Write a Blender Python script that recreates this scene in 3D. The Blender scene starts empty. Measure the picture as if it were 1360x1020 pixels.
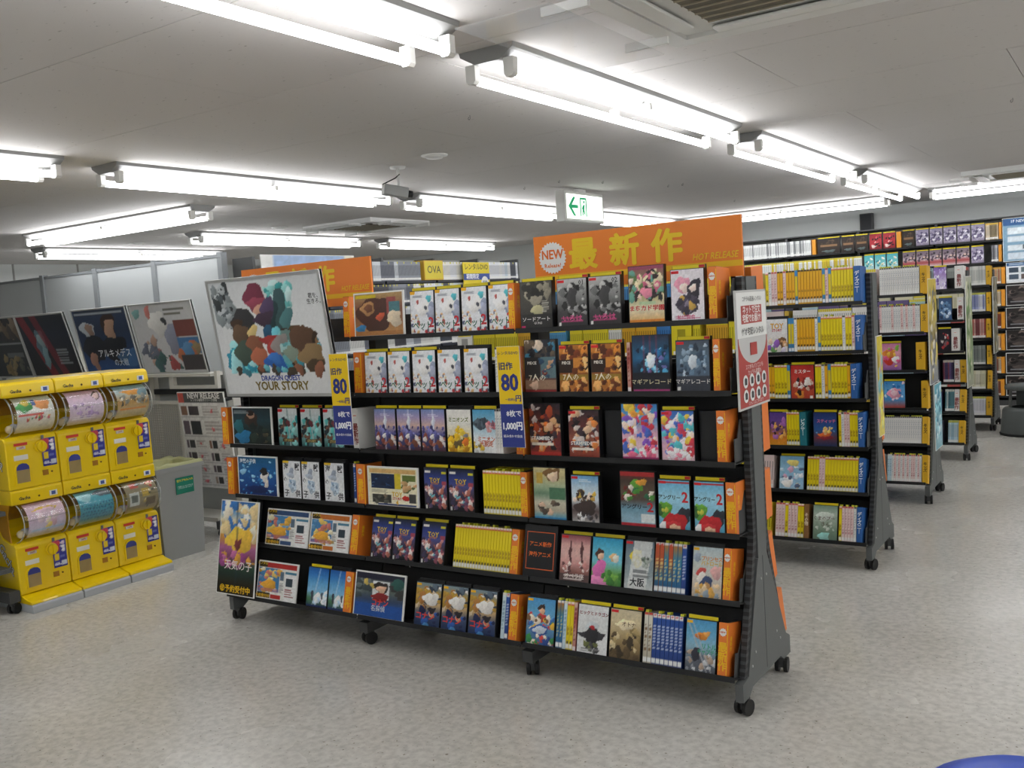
import bpy, bmesh, math, random
import numpy as np
from mathutils import Matrix, Vector

# ------------------------------------------------------------------ camera
SC = bpy.context.scene
COL = SC.collection
F_PX, PITCH, ROLL, YAW, EYE = 1253.4, -0.0815, -0.0658, -0.5885, 1.5154
_f = Vector((math.sin(YAW)*math.cos(PITCH), math.cos(YAW)*math.cos(PITCH), math.sin(PITCH)))
_r0 = Vector((math.cos(YAW), -math.sin(YAW), 0)); _u0 = _r0.cross(_f)
_r = _r0*math.cos(ROLL) + _u0*math.sin(ROLL)
_u = -_r0*math.sin(ROLL) + _u0*math.cos(ROLL)
cam_data = bpy.data.cameras.new('camera'); cam = bpy.data.objects.new('camera', cam_data); COL.objects.link(cam)
cam_data.sensor_fit = 'HORIZONTAL'; cam_data.sensor_width = 36.0; cam_data.lens = F_PX/1360*36
cam_data.clip_start = 0.05; cam_data.clip_end = 100
cam.matrix_world = Matrix(((_r.x, _u.x, -_f.x, 0), (_r.y, _u.y, -_f.y, 0), (_r.z, _u.z, -_f.z, EYE), (0, 0, 0, 1)))
SC.camera = cam
# ------------------------------------------------------------------ world, exposure
SC.view_settings.view_transform = 'Standard'; SC.view_settings.look = 'None'
SC.view_settings.gamma = 1.0; SC.view_settings.use_curve_mapping = False
SC.view_settings.exposure = 0.28
TUBE_POWER = 13.0
world = bpy.data.worlds.new('world'); SC.world = world; world.use_nodes = True
world.node_tree.nodes['Background'].inputs[0].default_value = (0.6, 0.65, 0.7, 1)
world.node_tree.nodes['Background'].inputs[1].default_value = 0.05

def px_line(px, y, z):
    """world X of the point on the level line (y, z) that the photo shows at pixel column px"""
    a = (px-680)/F_PX
    o = Vector((0, y, z-EYE)); n = _r - a*_f
    return -(o.dot(n))/n.x
def px_plane(u, v, ax, val):
    d = _f + _r*((u-680)/F_PX) - _u*((v-510)/F_PX); o = Vector((0, 0, EYE))
    return o + d*((val-o[ax])/d[ax])

# ------------------------------------------------------------------ materials
def lin(c):
    c = c/255.0
    return c/12.92 if c <= 0.04045 else ((c+0.055)/1.055)**2.4
def hexrgb(h): return tuple(int(h[i:i+2], 16) for i in (0, 2, 4))
def rgba(h): return tuple(lin(c) for c in hexrgb(h)) + (1.0,)
MATS = {}
def mat(name, color, rough=0.5, metal=0.0, noise=0.0, nscale=30.0, bump=0.0, coat=0.0, trans=0.0, emit=0.0, alpha=1.0):
    if name in MATS: return MATS[name]
    m = bpy.data.materials.new(name); m.use_nodes = True; nt = m.node_tree
    b = nt.nodes['Principled BSDF']; c = rgba(color)
    b.inputs['Base Color'].default_value = c; b.inputs['Roughness'].default_value = rough
    b.inputs['Metallic'].default_value = metal; b.inputs['Coat Weight'].default_value = coat
    b.inputs['Transmission Weight'].default_value = trans; b.inputs['Alpha'].default_value = alpha
    if emit:
        b.inputs['Emission Color'].default_value = c; b.inputs['Emission Strength'].default_value = emit
    if noise or bump:
        tc = nt.nodes.new('ShaderNodeTexCoord'); nz = nt.nodes.new('ShaderNodeTexNoise')
        nz.inputs['Scale'].default_value = nscale; nz.inputs['Detail'].default_value = 5
        nt.links.new(tc.outputs['Object'], nz.inputs['Vector'])
        if noise:
            mr = nt.nodes.new('ShaderNodeMapRange'); mr.inputs[3].default_value = 1-noise; mr.inputs[4].default_value = 1+noise
            mx = nt.nodes.new('ShaderNodeMix'); mx.data_type = 'RGBA'; mx.blend_type = 'MULTIPLY'; mx.inputs[0].default_value = 1
            nt.links.new(nz.outputs['Fac'], mr.inputs[0]); mx.inputs[6].default_value = c
            nt.links.new(mr.outputs[0], mx.inputs[7]); nt.links.new(mx.outputs[2], b.inputs['Base Color'])
        if bump:
            bp = nt.nodes.new('ShaderNodeBump'); bp.inputs['Strength'].default_value = bump; bp.inputs['Distance'].default_value = 0.01
            nt.links.new(nz.outputs['Fac'], bp.inputs['Height']); nt.links.new(bp.outputs[0], b.inputs['Normal'])
    MATS[name] = m
    return m
def print_mat(name, rough):
    m = bpy.data.materials.new(name); m.use_nodes = True; nt = m.node_tree; b = nt.nodes['Principled BSDF']
    a = nt.nodes.new('ShaderNodeVertexColor'); a.layer_name = 'Col'
    nt.links.new(a.outputs['Color'], b.inputs['Base Color']); b.inputs['Roughness'].default_value = rough
    MATS[name] = m
    return m
PRINT = print_mat('printed_paper', 0.38); PRINT_M = print_mat('printed_board', 0.6)
BLACK = mat('black_powder_coat', '1b1c1d', 0.45, noise=.15, nscale=60)
DGREY = mat('dark_grey_steel', '4b4c4c', 0.5, noise=.06, nscale=25)
MGREY = mat('mid_grey_steel', '5f6261', 0.48, noise=.05, nscale=25)
CASEBLK = mat('black_case_plastic', '1f2022', 0.3)
RUBBER = mat('caster_rubber', '151515', 0.55, noise=.1)
ORANGE = mat('orange_card', 'ec8030', 0.45, noise=.06, nscale=20)
ORANGE2 = mat('orange_sign_board', 'f2862a', 0.5, noise=.03, nscale=8)
YELLOW_T = mat('yellow_ink', 'f5c61a', 0.5)
WHITE = mat('white_plastic', 'eeeeea', 0.4, noise=.02)
ALU = mat('aluminium_frame', 'c9cac8', 0.35, metal=.6, noise=.04)
HEADY = mat('yellow_header_label', 'e9d51d', 0.45, noise=.05)

# ------------------------------------------------------------------ mesh helpers
class MB:
    def __init__(s): s.v = []; s.f = []; s.m = []
    def add(s, vs, fs, mi=0):
        n = len(s.v); s.v += [tuple(p) for p in vs]; s.f += [tuple(i+n for i in f) for f in fs]; s.m += [mi]*len(fs); return s
    def box(s, x0, x1, y0, y1, z0, z1, mi=0):
        return s.add([(x0,y0,z0),(x1,y0,z0),(x1,y1,z0),(x0,y1,z0),(x0,y0,z1),(x1,y0,z1),(x1,y1,z1),(x0,y1,z1)],
                     [(0,3,2,1),(4,5,6,7),(0,1,5,4),(1,2,6,5),(2,3,7,6),(3,0,4,7)], mi)
    def prism(s, prof, x0, x1, mi=0):
        """prof: (y, z) outline, clockwise seen from +x or not (normals fixed later), extruded along x"""
        n = len(prof)
        vs = [(x0, y, z) for y, z in prof] + [(x1, y, z) for y, z in prof]
        fs = [tuple(range(n)), tuple(range(2*n-1, n-1, -1))] + [(i, i+n, (i+1) % n+n, (i+1) % n) for i in range(n)]
        return s.add(vs, fs, mi)
    def prism_z(s, prof, z0, z1, mi=0):
        n = len(prof)
        vs = [(x, y, z0) for x, y in prof] + [(x, y, z1) for x, y in prof]
        fs = [tuple(range(n)), tuple(range(2*n-1, n-1, -1))] + [(i, i+n, (i+1) % n+n, (i+1) % n) for i in range(n)]
        return s.add(vs, fs, mi)
    def prism_y(s, prof, y0, y1, mi=0):
        n = len(prof)
        vs = [(x, y0, z) for x, z in prof] + [(x, y1, z) for x, z in prof]
        fs = [tuple(range(n)), tuple(range(2*n-1, n-1, -1))] + [(i, i+n, (i+1) % n+n, (i+1) % n) for i in range(n)]
        return s.add(vs, fs, mi)
    def tube(s, a, b, r, seg=10, mi=0, r2=None):
        a = Vector(a); b = Vector(b); d = (b-a).normalized(); r2 = r if r2 is None else r2
        p = d.orthogonal().normalized(); q = d.cross(p)
        vs = []
        for c, rr in ((a, r), (b, r2)):
            vs += [c + (p*math.cos(2*math.pi*i/seg) + q*math.sin(2*math.pi*i/seg))*rr for i in range(seg)]
        fs = [(i, (i+1) % seg, (i+1) % seg+seg, i+seg) for i in range(seg)] + [tuple(range(seg-1, -1, -1)), tuple(range(seg, 2*seg))]
        return s.add(vs, fs, mi)
    def lathe(s, prof, seg=24, c=(0, 0), mi=0):
        n = len(prof); vs = []
        for i in range(seg):
            a = 2*math.pi*i/seg
            vs += [(c[0]+r*math.cos(a), c[1]+r*math.sin(a), z) for r, z in prof]
        fs = []
        for i in range(seg):
            j = (i+1) % seg
            fs += [(i*n+k, j*n+k, j*n+k+1, i*n+k+1) for k in range(n-1)]
        return s.add(vs, fs, mi)
    def mesh(s, name, mats, bevel=0.0, smooth=False, bseg=2):
        me = bpy.data.meshes.new(name); me.from_pydata(s.v, [], s.f); 
        for i, p in enumerate(me.polygons): p.material_index = s.m[i]
        bm = bmesh.new(); bm.from_mesh(me)
        if smooth or bevel: bmesh.ops.remove_doubles(bm, verts=bm.verts, dist=1e-6)
        bmesh.ops.recalc_face_normals(bm, faces=bm.faces)
        if bevel: bmesh.ops.bevel(bm, geom=bm.edges[:], offset=bevel, segments=bseg, profile=.5, affect='EDGES', clamp_overlap=True)
        bm.to_mesh(me); bm.free()
        if smooth:
            for p in me.polygons: p.use_smooth = True
        for m in (mats if isinstance(mats, (list, tuple)) else [mats]): me.materials.append(m)
        return me
    def obj(s, name, mats, parent=None, bevel=0.0, smooth=False, bseg=2):
        return link(name, s.mesh(name, mats, bevel, smooth, bseg), parent)
def link(name, data, parent=None, loc=None):
    o = bpy.data.objects.new(name, data); COL.objects.link(o)
    if parent: o.parent = parent
    if loc: o.location = loc
    return o
def tag(o, label, cat, group=None, kind=None):
    if label: o['label'] = label
    if cat: o['category'] = cat
    if group: o['group'] = group
    if kind: o['kind'] = kind
    return o
def thing(name, label, cat, loc=(0, 0, 0), rz=0.0, group=None):
    o = link(name, None); o.location = loc; o.rotation_euler = (0, 0, rz); o.empty_display_size = .1
    return tag(o, label, cat, group)
def struct(o): o['kind'] = 'structure'; return o

# flat lettering: a mesh in the x/z plane that faces -y
TEXTS = {}
def text_mesh(body, size, bold=0.0, squash=1.0, shear=0.0, spacing=1.0):
    k = (body, size, bold, squash, shear, spacing)
    if k in TEXTS: return TEXTS[k]
    c = bpy.data.curves.new('lettering', 'FONT'); c.body = body; c.size = size; c.align_x = 'CENTER'; c.align_y = 'CENTER'
    c.resolution_u = 1 if size < .03 else 2; c.offset = min(bold, .01)*size; c.shear = shear; c.space_line = spacing
    o = bpy.data.objects.new('lettering', c); COL.objects.link(o)
    dg = bpy.context.evaluated_depsgraph_get(); me = bpy.data.meshes.new_from_object(o.evaluated_get(dg))
    bpy.data.objects.remove(o); bpy.data.curves.remove(c)
    n = len(me.vertices); co = np.empty(n*3); me.vertices.foreach_get('co', co); co = co.reshape(-1, 3)
    out = np.stack([co[:, 0]*squash, np.zeros(n), co[:, 1]], 1)
    me.vertices.foreach_set('co', out.ravel()); me.name = 'lettering'; me.update()
    if bold > .014:      # heavy faces: the outline struck several times, slightly apart
        d = bold*size*.9; fs = [tuple(p.vertices) for p in me.polygons]; V = []; Fc = []
        for i, (dx, dz) in enumerate(((0, 0), (d, 0), (-d, 0), (0, d*.8), (0, -d*.8))):
            V += (out+np.array([dx, -i*2e-5, dz])).tolist(); Fc += [tuple(q+i*n for q in f) for f in fs]
        bpy.data.meshes.remove(me); me = bpy.data.meshes.new('lettering'); me.from_pydata(V, [], Fc)
    TEXTS[k] = me
    return me
def lettering(body, size, x, z, color, parent, y=-.0012, bold=.012, squash=1.0, rot=0.0, shear=0.0, name='lettering', spacing=1.0):
    mt = mat('ink_'+color, color, .5)
    base = text_mesh(body, size, bold, squash, shear, spacing)
    key = (id(base), color)
    if key not in TEXTS:
        me = base.copy(); me.materials.clear(); me.materials.append(mt); TEXTS[key] = me
    o = link(name, TEXTS[key], parent, (x, y, z))
    if rot: o.rotation_euler = (0, rot, 0)
    return o

# printed pictures: a fine grid whose colour attribute is painted by simple shapes (u right, v down, 0..1)
PRINTS = {}
def paint(ops, nx, ny):
    u, v = np.meshgrid(np.linspace(0, 1, nx), np.linspace(0, 1, ny))
    img = np.zeros((ny, nx, 3))
    G = np.random.default_rng(len(ops)*31+nx); ph = G.uniform(0, 6.28, 8)      # gentle warp so that painted shapes are organic
    wu = u + .016*np.sin(9*v+5*u+ph[0]) + .011*np.sin(23*v-14*u+ph[1]) + .006*np.sin(41*u+37*v+ph[2])
    wv = v + .013*np.sin(8*u-6*v+ph[3]) + .009*np.sin(21*u+17*v+ph[4]) + .005*np.sin(47*v-33*u+ph[5])
    asp = ny/nx
    def put(mask, c, a=1.0): img[mask] = img[mask]*(1-a) + np.array(hexrgb(c))*a
    def blob(du, dv, c, a=1.0, ph=.8):
        th = np.arctan2(dv, du); rr = np.sqrt(du*du+dv*dv)*(1+.1*np.sin(3*th+ph)+.07*np.sin(5*th+2*ph)); m = rr < 1
        sh = 1.03-.14*(du[m]*.5+dv[m]*.7); img[m] = img[m]*(1-a) + np.clip(np.array(hexrgb(c))[None, :]*sh[:, None], 0, 255)*a
    for op in ops:
        k = op[0]
        if k == 'bg':
            cs = [np.array(hexrgb(c), float) for c in op[1:]]
            if len(cs) == 1: img[:] = cs[0]
            else:
                t = v*(len(cs)-1); i = np.minimum(t.astype(int), len(cs)-2); fr = (t-i)[..., None]; cs = np.array(cs)
                img[:] = cs[i]*(1-fr) + cs[i+1]*fr
        elif k == 'e':
            _, cx, cy, rx, ry, c = op[:6]; du, dv = (wu-cx)/rx, (wv-cy)/ry; blob(du, dv, c, op[6] if len(op) > 6 else 1)
        elif k == 'r':
            _, x0, y0, x1, y1, c = op[:6]; put((u >= x0) & (u <= x1) & (v >= y0) & (v <= y1), c, op[6] if len(op) > 6 else 1)
        elif k == 'n':
            _, n, x0, y0, x1, y1, s, cs, seed = op; R = random.Random(seed); cs = cs.split()
            for i in range(n):
                cx = R.uniform(x0, x1); cy = R.uniform(y0, y1); r = s*R.uniform(.5, 1.3)
                blob((wu-cx)/r, (wv-cy)*asp/r/R.uniform(.6, 1.4), R.choice(cs), 1, R.uniform(0, 6.3))
        elif k == 'l':   # thin strokes of illegible small print
            _, n, x0, y0, x1, y1, c, seed = op; R = random.Random(seed)
            for i in range(n):
                yy = y0+(y1-y0)*(i+.5)/n
                m = (abs(v-yy) < (y1-y0)/n*.28) & (u > x0) & (u < x0+(x1-x0)*R.uniform(.6, 1)); put(m, c, .75)
        elif k == 's':   # slanted stripe
            _, x0, x1, dx, c = op[:5]; put((u > x0+dx*v) & (u < x1+dx*v), c, op[5] if len(op) > 5 else 1)
    if nx > 12:      # fine mottling of printed artwork
        g = np.random.default_rng(len(ops)*7+nx); j = g.normal(0, 1, (ny, nx, 1))*.022 + np.repeat(np.repeat(g.normal(0, 1, (ny//3+1, nx//3+1, 1)), 3, 0), 3, 1)[:ny, :nx]*.02
        if nx > 70: j = j*.35
        img = np.clip(img*(1+j), 0, 255)
    return img
def grid_mesh(img, name='print', material=None):
    ny, nx, _ = img.shape
    u, v = np.meshgrid(np.linspace(0, 1, nx), np.linspace(1, 0, ny))
    co = np.stack([u.ravel(), np.zeros(nx*ny), v.ravel()], 1)
    i = np.arange((ny-1)*(nx-1)); r = i//(nx-1); c = i % (nx-1); a = r*nx+c
    fs = np.stack([a+nx, a+nx+1, a+1, a], 1)
    me = bpy.data.meshes.new(name); me.from_pydata(co.tolist(), [], fs.tolist())
    at = me.color_attributes.new('Col', 'FLOAT_COLOR', 'POINT')
    l = img/255.0; l = np.where(l <= .04045, l/12.92, ((l+.055)/1.055)**2.4)
    at.data.foreach_set('color', np.concatenate([l.reshape(-1, 3), np.ones((nx*ny, 1))], 1).ravel())
    me.materials.append(material or PRINT)
    return me
def print_obj(key, ops, nx, ny, w, h, parent, loc, name='cover', material=None):
    if key not in PRINTS: PRINTS[key] = grid_mesh(paint(ops, nx, ny), name, material)
    o = link(name, PRINTS[key], parent, loc); o.scale = (w, 1, h)
    return o
ROWN = ['top', 'second', 'third', 'fourth', 'fifth', 'bottom']

# ================================================================== THE ROOM
XL, XR, YF, YB, ZC = -12.3, 4.6, -3.6, 13.0, 2.5
def floor_material():
    m = bpy.data.materials.new('polished_vinyl_floor'); m.use_nodes = True; nt = m.node_tree; b = nt.nodes['Principled BSDF']; N = nt.nodes.new; L = nt.links.new
    tc = N('ShaderNodeTexCoord')
    big = N('ShaderNodeTexNoise'); big.inputs['Scale'].default_value = 1.1; big.inputs['Detail'].default_value = 3; big.inputs['Roughness'].default_value = .5
    fine = N('ShaderNodeTexNoise'); fine.inputs['Scale'].default_value = 34; fine.inputs['Detail'].default_value = 6
    spk = N('ShaderNodeTexNoise'); spk.inputs['Scale'].default_value = 75; spk.inputs['Detail'].default_value = 3
    for n in (big, fine, spk): L(tc.outputs['Object'], n.inputs['Vector'])
    r1 = N('ShaderNodeValToRGB'); e = r1.color_ramp.elements; e[0].position = .3; e[0].color = rgba('c3c0b8'); e[1].position = .72; e[1].color = rgba('d8d6d0')
    L(big.outputs['Fac'], r1.inputs[0])
    r2 = N('ShaderNodeValToRGB'); e = r2.color_ramp.elements; e[0].position = .35; e[0].color = (.84, .835, .825, 1); e[1].position = .62; e[1].color = (1.05, 1.05, 1.04, 1)
    L(fine.outputs['Fac'], r2.inputs[0])
    r3 = N('ShaderNodeValToRGB'); e = r3.color_ramp.elements; e[0].position = .27; e[0].color = (.42, .38, .33, 1); e[1].position = .36; e[1].color = (1, 1, 1, 1)
    L(spk.outputs['Fac'], r3.inputs[0])
    mx = N('ShaderNodeMix'); mx.data_type = 'RGBA'; mx.blend_type = 'MULTIPLY'; mx.inputs[0].default_value = 1; L(r1.outputs[0], mx.inputs[6]); L(r2.outputs[0], mx.inputs[7])
    my = N('ShaderNodeMix'); my.data_type = 'RGBA'; my.blend_type = 'MULTIPLY'; my.inputs[0].default_value = 1; L(mx.outputs[2], my.inputs[6]); L(r3.outputs[0], my.inputs[7])
    L(my.outputs[2], b.inputs['Base Color'])
    scu = N('ShaderNodeTexNoise'); scu.inputs['Scale'].default_value = 1.6; scu.inputs['Detail'].default_value = 4; L(tc.outputs['Object'], scu.inputs['Vector'])
    mr = N('ShaderNodeMapRange'); mr.inputs[1].default_value = .35; mr.inputs[2].default_value = .7; mr.inputs[3].default_value = .2; mr.inputs[4].default_value = .3; L(scu.outputs['Fac'], mr.inputs[0]); L(mr.outputs[0], b.inputs['Roughness'])
    bp = N('ShaderNodeBump'); bp.inputs['Strength'].default_value = .01; bp.inputs['Distance'].default_value = .01; L(big.outputs['Fac'], bp.inputs['Height']); L(bp.outputs[0], b.inputs['Normal'])
    return m
def ceiling_material():
    m = bpy.data.materials.new('fissured_ceiling_board'); m.use_nodes = True; nt = m.node_tree; b = nt.nodes['Principled BSDF']; N = nt.nodes.new; L = nt.links.new
    tc = N('ShaderNodeTexCoord'); mp = N('ShaderNodeMapping'); mp.inputs['Scale'].default_value = (26, 70, 26); L(tc.outputs['Object'], mp.inputs['Vector'])
    nz = N('ShaderNodeTexNoise'); nz.inputs['Scale'].default_value = 1; nz.inputs['Detail'].default_value = 4; L(mp.outputs[0], nz.inputs['Vector'])
    r = N('ShaderNodeValToRGB'); e = r.color_ramp.elements; e[0].position = .27; e[0].color = rgba('a09c97'); e[1].position = .33; e[1].color = rgba('d6d2cf')
    L(nz.outputs['Fac'], r.inputs[0]); L(r.outputs[0], b.inputs['Base Color']); b.inputs['Roughness'].default_value = .8
    return m
FLOORM = floor_material(); CEILM = ceiling_material()
WALLM = mat('painted_wall', 'd5d8d6', .7, noise=.03, nscale=3)
floor = struct(MB().box(XL-.1, XR+.1, YF-.1, YB+.1, -.1, 0).obj('floor', FLOORM))
ceil = struct(MB().box(XL-.1, XR+.1, YF-.1, YB+.1, ZC+.02, ZC+.12).obj('ceiling', mat('ceiling_joint', '6e6a64', .9)))
pane = MB().box(.002, .908, .0015, 1.8185, 0, .022).mesh('ceiling_panel', CEILM)
pane = MB().box(.0015, 1.8185, .002, .908, 0, .022).mesh('ceiling_panel', CEILM)
j0 = -6
for j in range(18):
    for i in range(10):
        x = XL + i*1.82 - (.91 if j % 2 else 0); y = 2.05 + (j+j0)*.91
        if x > XR or y > YB: continue
        link('ceiling_panel', pane, ceil, (x, y, ZC))
struct(MB().box(XL-.1, XL, YF, YB, 0, ZC+.02).obj('wall_left', WALLM))
struct(MB().box(XR, XR+.1, YF, YB, 0, ZC+.02).obj('wall_right', WALLM))
struct(MB().box(XL-.1, XR+.1, YB, YB+.1, 0, ZC+.02).obj('wall_back', WALLM))
struct(MB().box(XL-.1, XR+.1, YF-.1, YF, 0, ZC+.02).obj('wall_front', WALLM))
struct(MB().box(XL, XR, YB-.012, YB, 0, .08).obj('baseboard_back', mat('baseboard_grey', '6b6762', .6)))
struct(MB().box(XL, XL+.012, YF, YB, 0, .08).obj('baseboard_left', MATS['baseboard_grey']))
# cover strips on the left wall panels
wl = bpy.data.objects['wall_left']
for y in np.arange(4.1, 12.8, .91):
    MB().box(XL, XL+.008, y-.012, y+.012, .08, ZC).obj('joint_strip', mat('wall_joint_grey', '9a9a96', .6), wl)

# ------------------------------------------------------------------ fluorescent lights
HOUS = mat('light_housing_enamel', '8f8f8d', .45); SOCK = mat('lamp_socket_white', 'e4e3de', .45)
tube_m = bpy.data.materials.new('fluorescent_tube'); tube_m.use_nodes = True
_b = tube_m.node_tree.nodes['Principled BSDF']; _b.inputs['Base Color'].default_value = (.9, .9, .9, 1)
_b.inputs['Emission Color'].default_value = (.965, .975, 1.0, 1); _b.inputs['Emission Strength'].default_value = TUBE_POWER
TL = 2.36
_h = MB().prism([(-.125, .0), (-.12, -.018), (-.055, -.055), (.055, -.055), (.12, -.018), (.125, .0)], -TL/2-.05, TL/2+.05).mesh('housing', HOUS)
_t = MB().tube((-TL/2, 0, 0), (TL/2, 0, 0), .0185, 14).mesh('tube', tube_m, smooth=True)
_s = MB().prism([(-.022, .05), (-.022, -.01), (-.012, -.021), (.012, -.021), (.022, -.01), (.022, .05)], -.016, .016).mesh('socket', SOCK)
_k = MB().box(-.012, .012, -.02, .02, .0, .03).mesh('tube_clip', SOCK)
def light(x, y, rz, label, group):
    t = thing('ceiling_light', label, 'ceiling light', (x, y, ZC-.001), rz, group)
    link('housing', _h, t)
    for s in (-1, 1):
        link('tube', _t, t, (0, s*.088, -.098))
        link('tube_clip', _k, t, (0, s*.088, -.083))
        for e in (-1, 1): link('socket', _s, t, (e*(TL/2+.018), s*.088, -.098))
LR = 'twin tube fluorescent light in the row over the racks, '
for y, n in ((-1.32, 'over the open shop front'), (1.48, 'beside the brown grilled air conditioner'), (4.27, 'above the header sign'), (7.08, 'between the other two'), (9.84, 'by the back wall')): light(-2.05, y, math.pi/2, LR+n, 'twin tube lights over the racks')
LR = 'twin tube fluorescent light in the security camera row, '
for y, n in ((-.95, 'far before the capsule machines'), (1.84, 'before the capsule machines'), (4.62, 'ending at the camera'), (7.39, 'starting at the camera'), (10.2, 'behind the exit sign')): light(-5.02, y, math.pi/2, LR+n, 'twin tube lights by the camera')
for y, n in ((7.66, 'behind the air conditioner'), (10.6, 'behind the OVA divider')): light(-8.13, y, math.pi/2, 'twin tube fluorescent light beyond the partition, '+n, 'twin tube lights beyond the partition')
light(-10.05, 7.1, math.pi/2, 'twin tube fluorescent light furthest beyond the grey partition', None)
light(-7.52, 5.1, 0, 'twin tube fluorescent light set crosswise above the framed posters', None)
light(-3.57, 11.5, 0, 'twin tube fluorescent light set crosswise before the back wall, beside dark speaker', None)
light(-.66, 11.3, 0, 'twin tube fluorescent light set crosswise under the air conditioner by back wall', None)
for x, y in [(x, y) for x in (.95, 3.4) for y in (-1.32, 1.48, 4.27, 7.08, 9.84)]: light(x, y, math.pi/2, 'unseen twin tube fluorescent light over the open floor, lifting the ambient light', 'twin tube lights over the aisle')  # both rows unseen; the outer one is added to raise the ambient light

# ------------------------------------------------------------------ ceiling cassettes, camera, exit sign
ACW = mat('air_conditioner_white', 'e9e9e6', .4); ACG = mat('air_conditioner_grille', '6d685c', .7, noise=.1)
ACRY = mat('clear_acrylic', 'f2f4f4', .06, alpha=.2)
def aircon(x, y, label, sides):
    t = thing('ceiling_air_conditioner', label, 'air conditioner', (x, y, ZC-.001))
    m = MB(); o, i = .475, .40
    for a in range(4):
        ca, sa = [(1, 0), (0, 1), (-1, 0), (0, -1)][a]
        def R(px, py): return (px*ca-py*sa, px*sa+py*ca)
        q = [R(-o, -o), R(o, -o), R(i, -i), R(-i, -i)]
        m.prism_z(q, -.045, 0)
    m.obj('frame', ACW, t)
    MB().box(-i, i, -i, i, -.03, 0).obj('inner_panel', ACW, t)
    for a in range(4):
        f = MB().box(-.27, .27, -.385, -.315, -.05, -.038).obj('louver', ACW, t, bevel=.006); f.rotation_euler = (0, 0, a*math.pi/2)
    g = MB().box(-.25, .25, -.25, .25, -.045, -.03)
    g.obj('grille', ACG, t)
    for k in range(9):
        MB().box(-.25, .25, -.235+k*.0585-.004, -.235+k*.0585+.004, -.049, -.045).obj('grille_slat', mat('grille_slat_beige', 'a39a86', .6), t)
    for a in sides:
        p = MB().box(-.42, .42, -.86, -.50, -.075, -.071).obj('deflector_panel', ACRY, t); p.rotation_euler = (0, 0, a*math.pi/2)
        for k in (-.3, .3):
            b = MB().box(k-.008, k+.008, -.60, -.43, -.071, -.04).obj('bracket', ACW, t); b.rotation_euler = (0, 0, a*math.pi/2)
aircon(-.98, 2.98, 'white ceiling cassette air conditioner with brown grille above the front aisle', (3,))
aircon(-6.85, 7.68, 'white ceiling cassette air conditioner beyond the hanging security camera', (0, 3, 1))
aircon(-.9, 10.35, 'white ceiling cassette air conditioner close to the back wall shelving', (3,))
def detector(x, y, label):
    t = thing('ceiling_detector', label, 'detector', (x, y, ZC-.0005))
    MB().lathe([(0, -.022), (.05, -.02), (.058, -.008), (.06, 0)], 20).obj('dome', WHITE, t, smooth=True)
    MB().lathe([(.085, 0), (.083, -.006), (.06, -.01)], 24).obj('ring', WHITE, t, smooth=True)
detector(-3.69, 4.82, 'round flat white detector on the ceiling near the camera')
detector(-7.45, 7.0, 'round flat white detector beside far cassette air conditioner')
detector(-9.3, 6.6, 'small round white detector above the grey partition')
t = thing('security_camera', 'grey box security camera hanging on a white rod from the ceiling', 'camera', (-4.13, 4.98, ZC-.0005))
MB().lathe([(0, -.012), (.05, -.012), (.055, 0)], 18).obj('mount', WHITE, t, smooth=True)
MB().tube((0, 0, -.01), (0, 0, -.13), .011, 10).obj('rod', WHITE, t, smooth=True)
cb = MB().box(-.035, .035, -.085, .085, -.2, -.13).obj('body', mat('camera_grey', 'a3a4a2', .4), t, bevel=.006); cb.rotation_euler = (.18, 0, 2.6)
ln = MB().tube((0, -.085, -.165), (0, -.12, -.165), .024, 12).obj('lens', CASEBLK, cb, smooth=True)
m = MB(); pts = [Vector((.012, 0, -.05)), Vector((-.01, -.02, -.075)), Vector((-.09, -.06, -.11)), Vector((-.1, -.05, -.125)), Vector((-.04, .03, -.15))]
for a, b in zip(pts, pts[1:]): m.tube(a, b, .004, 6)
m.obj('cable', RUBBER, t)
# exit sign (faces +x)
t = thing('exit_sign', 'lit white exit sign with green arrow and doorway under the ceiling', 'sign', (-4.02, 7.0, 2.205), math.pi/2); t.scale = (1.1, 1.0, 1.12)
MB().box(0, .64, 0, .09, 0, .235).obj('housing', mat('sign_housing', 'dcdcd6', .5), t, bevel=.008)
MB().box(.26, .38, .02, .07, .235, .26).obj('ceiling_mount', WHITE, t)
fm = bpy.data.materials.new('exit_sign_face'); fm.use_nodes = True; b = fm.node_tree.nodes['Principled BSDF']; b.inputs['Emission Color'].default_value = (.93, 1, .9, 1); b.inputs['Emission Strength'].default_value = 1.3
MB().box(.03, .61, -.004, 0, .025, .21).obj('face', fm, t)
gm = bpy.data.materials.new('exit_sign_green'); gm.use_nodes = True; b = gm.node_tree.nodes['Principled BSDF']; b.inputs['Base Color'].default_value = rgba('109a63'); b.inputs['Emission Color'].default_value = rgba('109a63'); b.inputs['Emission Strength'].default_value = .5
MB().prism_y([(.05, .117), (.13, .19), (.165, .19), (.105, .13), (.2, .13), (.2, .104), (.105, .104), (.165, .045), (.13, .045)], -.0065, -.0045).obj('arrow', gm, t)
MB().box(.235, .25, -.0065, -.0045, .045, .19).box(.325, .34, -.0065, -.0045, .045, .19).box(.25, .325, -.0065, -.0045, .175, .19).obj('door_outline', gm, t)
MB().prism_y([(.262, .05), (.275, .05), (.287, .085), (.30, .06), (.315, .055), (.30, .1), (.31, .13), (.295, .14), (.27, .12), (.262, .1), (.275, .1)], -.0065, -.0045).tube((.3, -.0045, .157), (.3, -.0065, .157), .012, 10).obj('running_figure', gm, t)
_hk = MB()
for i in range(7):
    a, b = math.pi*i/7*1.5, math.pi*(i+1)/7*1.5
    _hk.tube((.006*math.cos(a)-.006, 0, -.016-.006*math.sin(a)), (.006*math.cos(b)-.006, 0, -.016-.006*math.sin(b)), .0015, 5)
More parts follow.
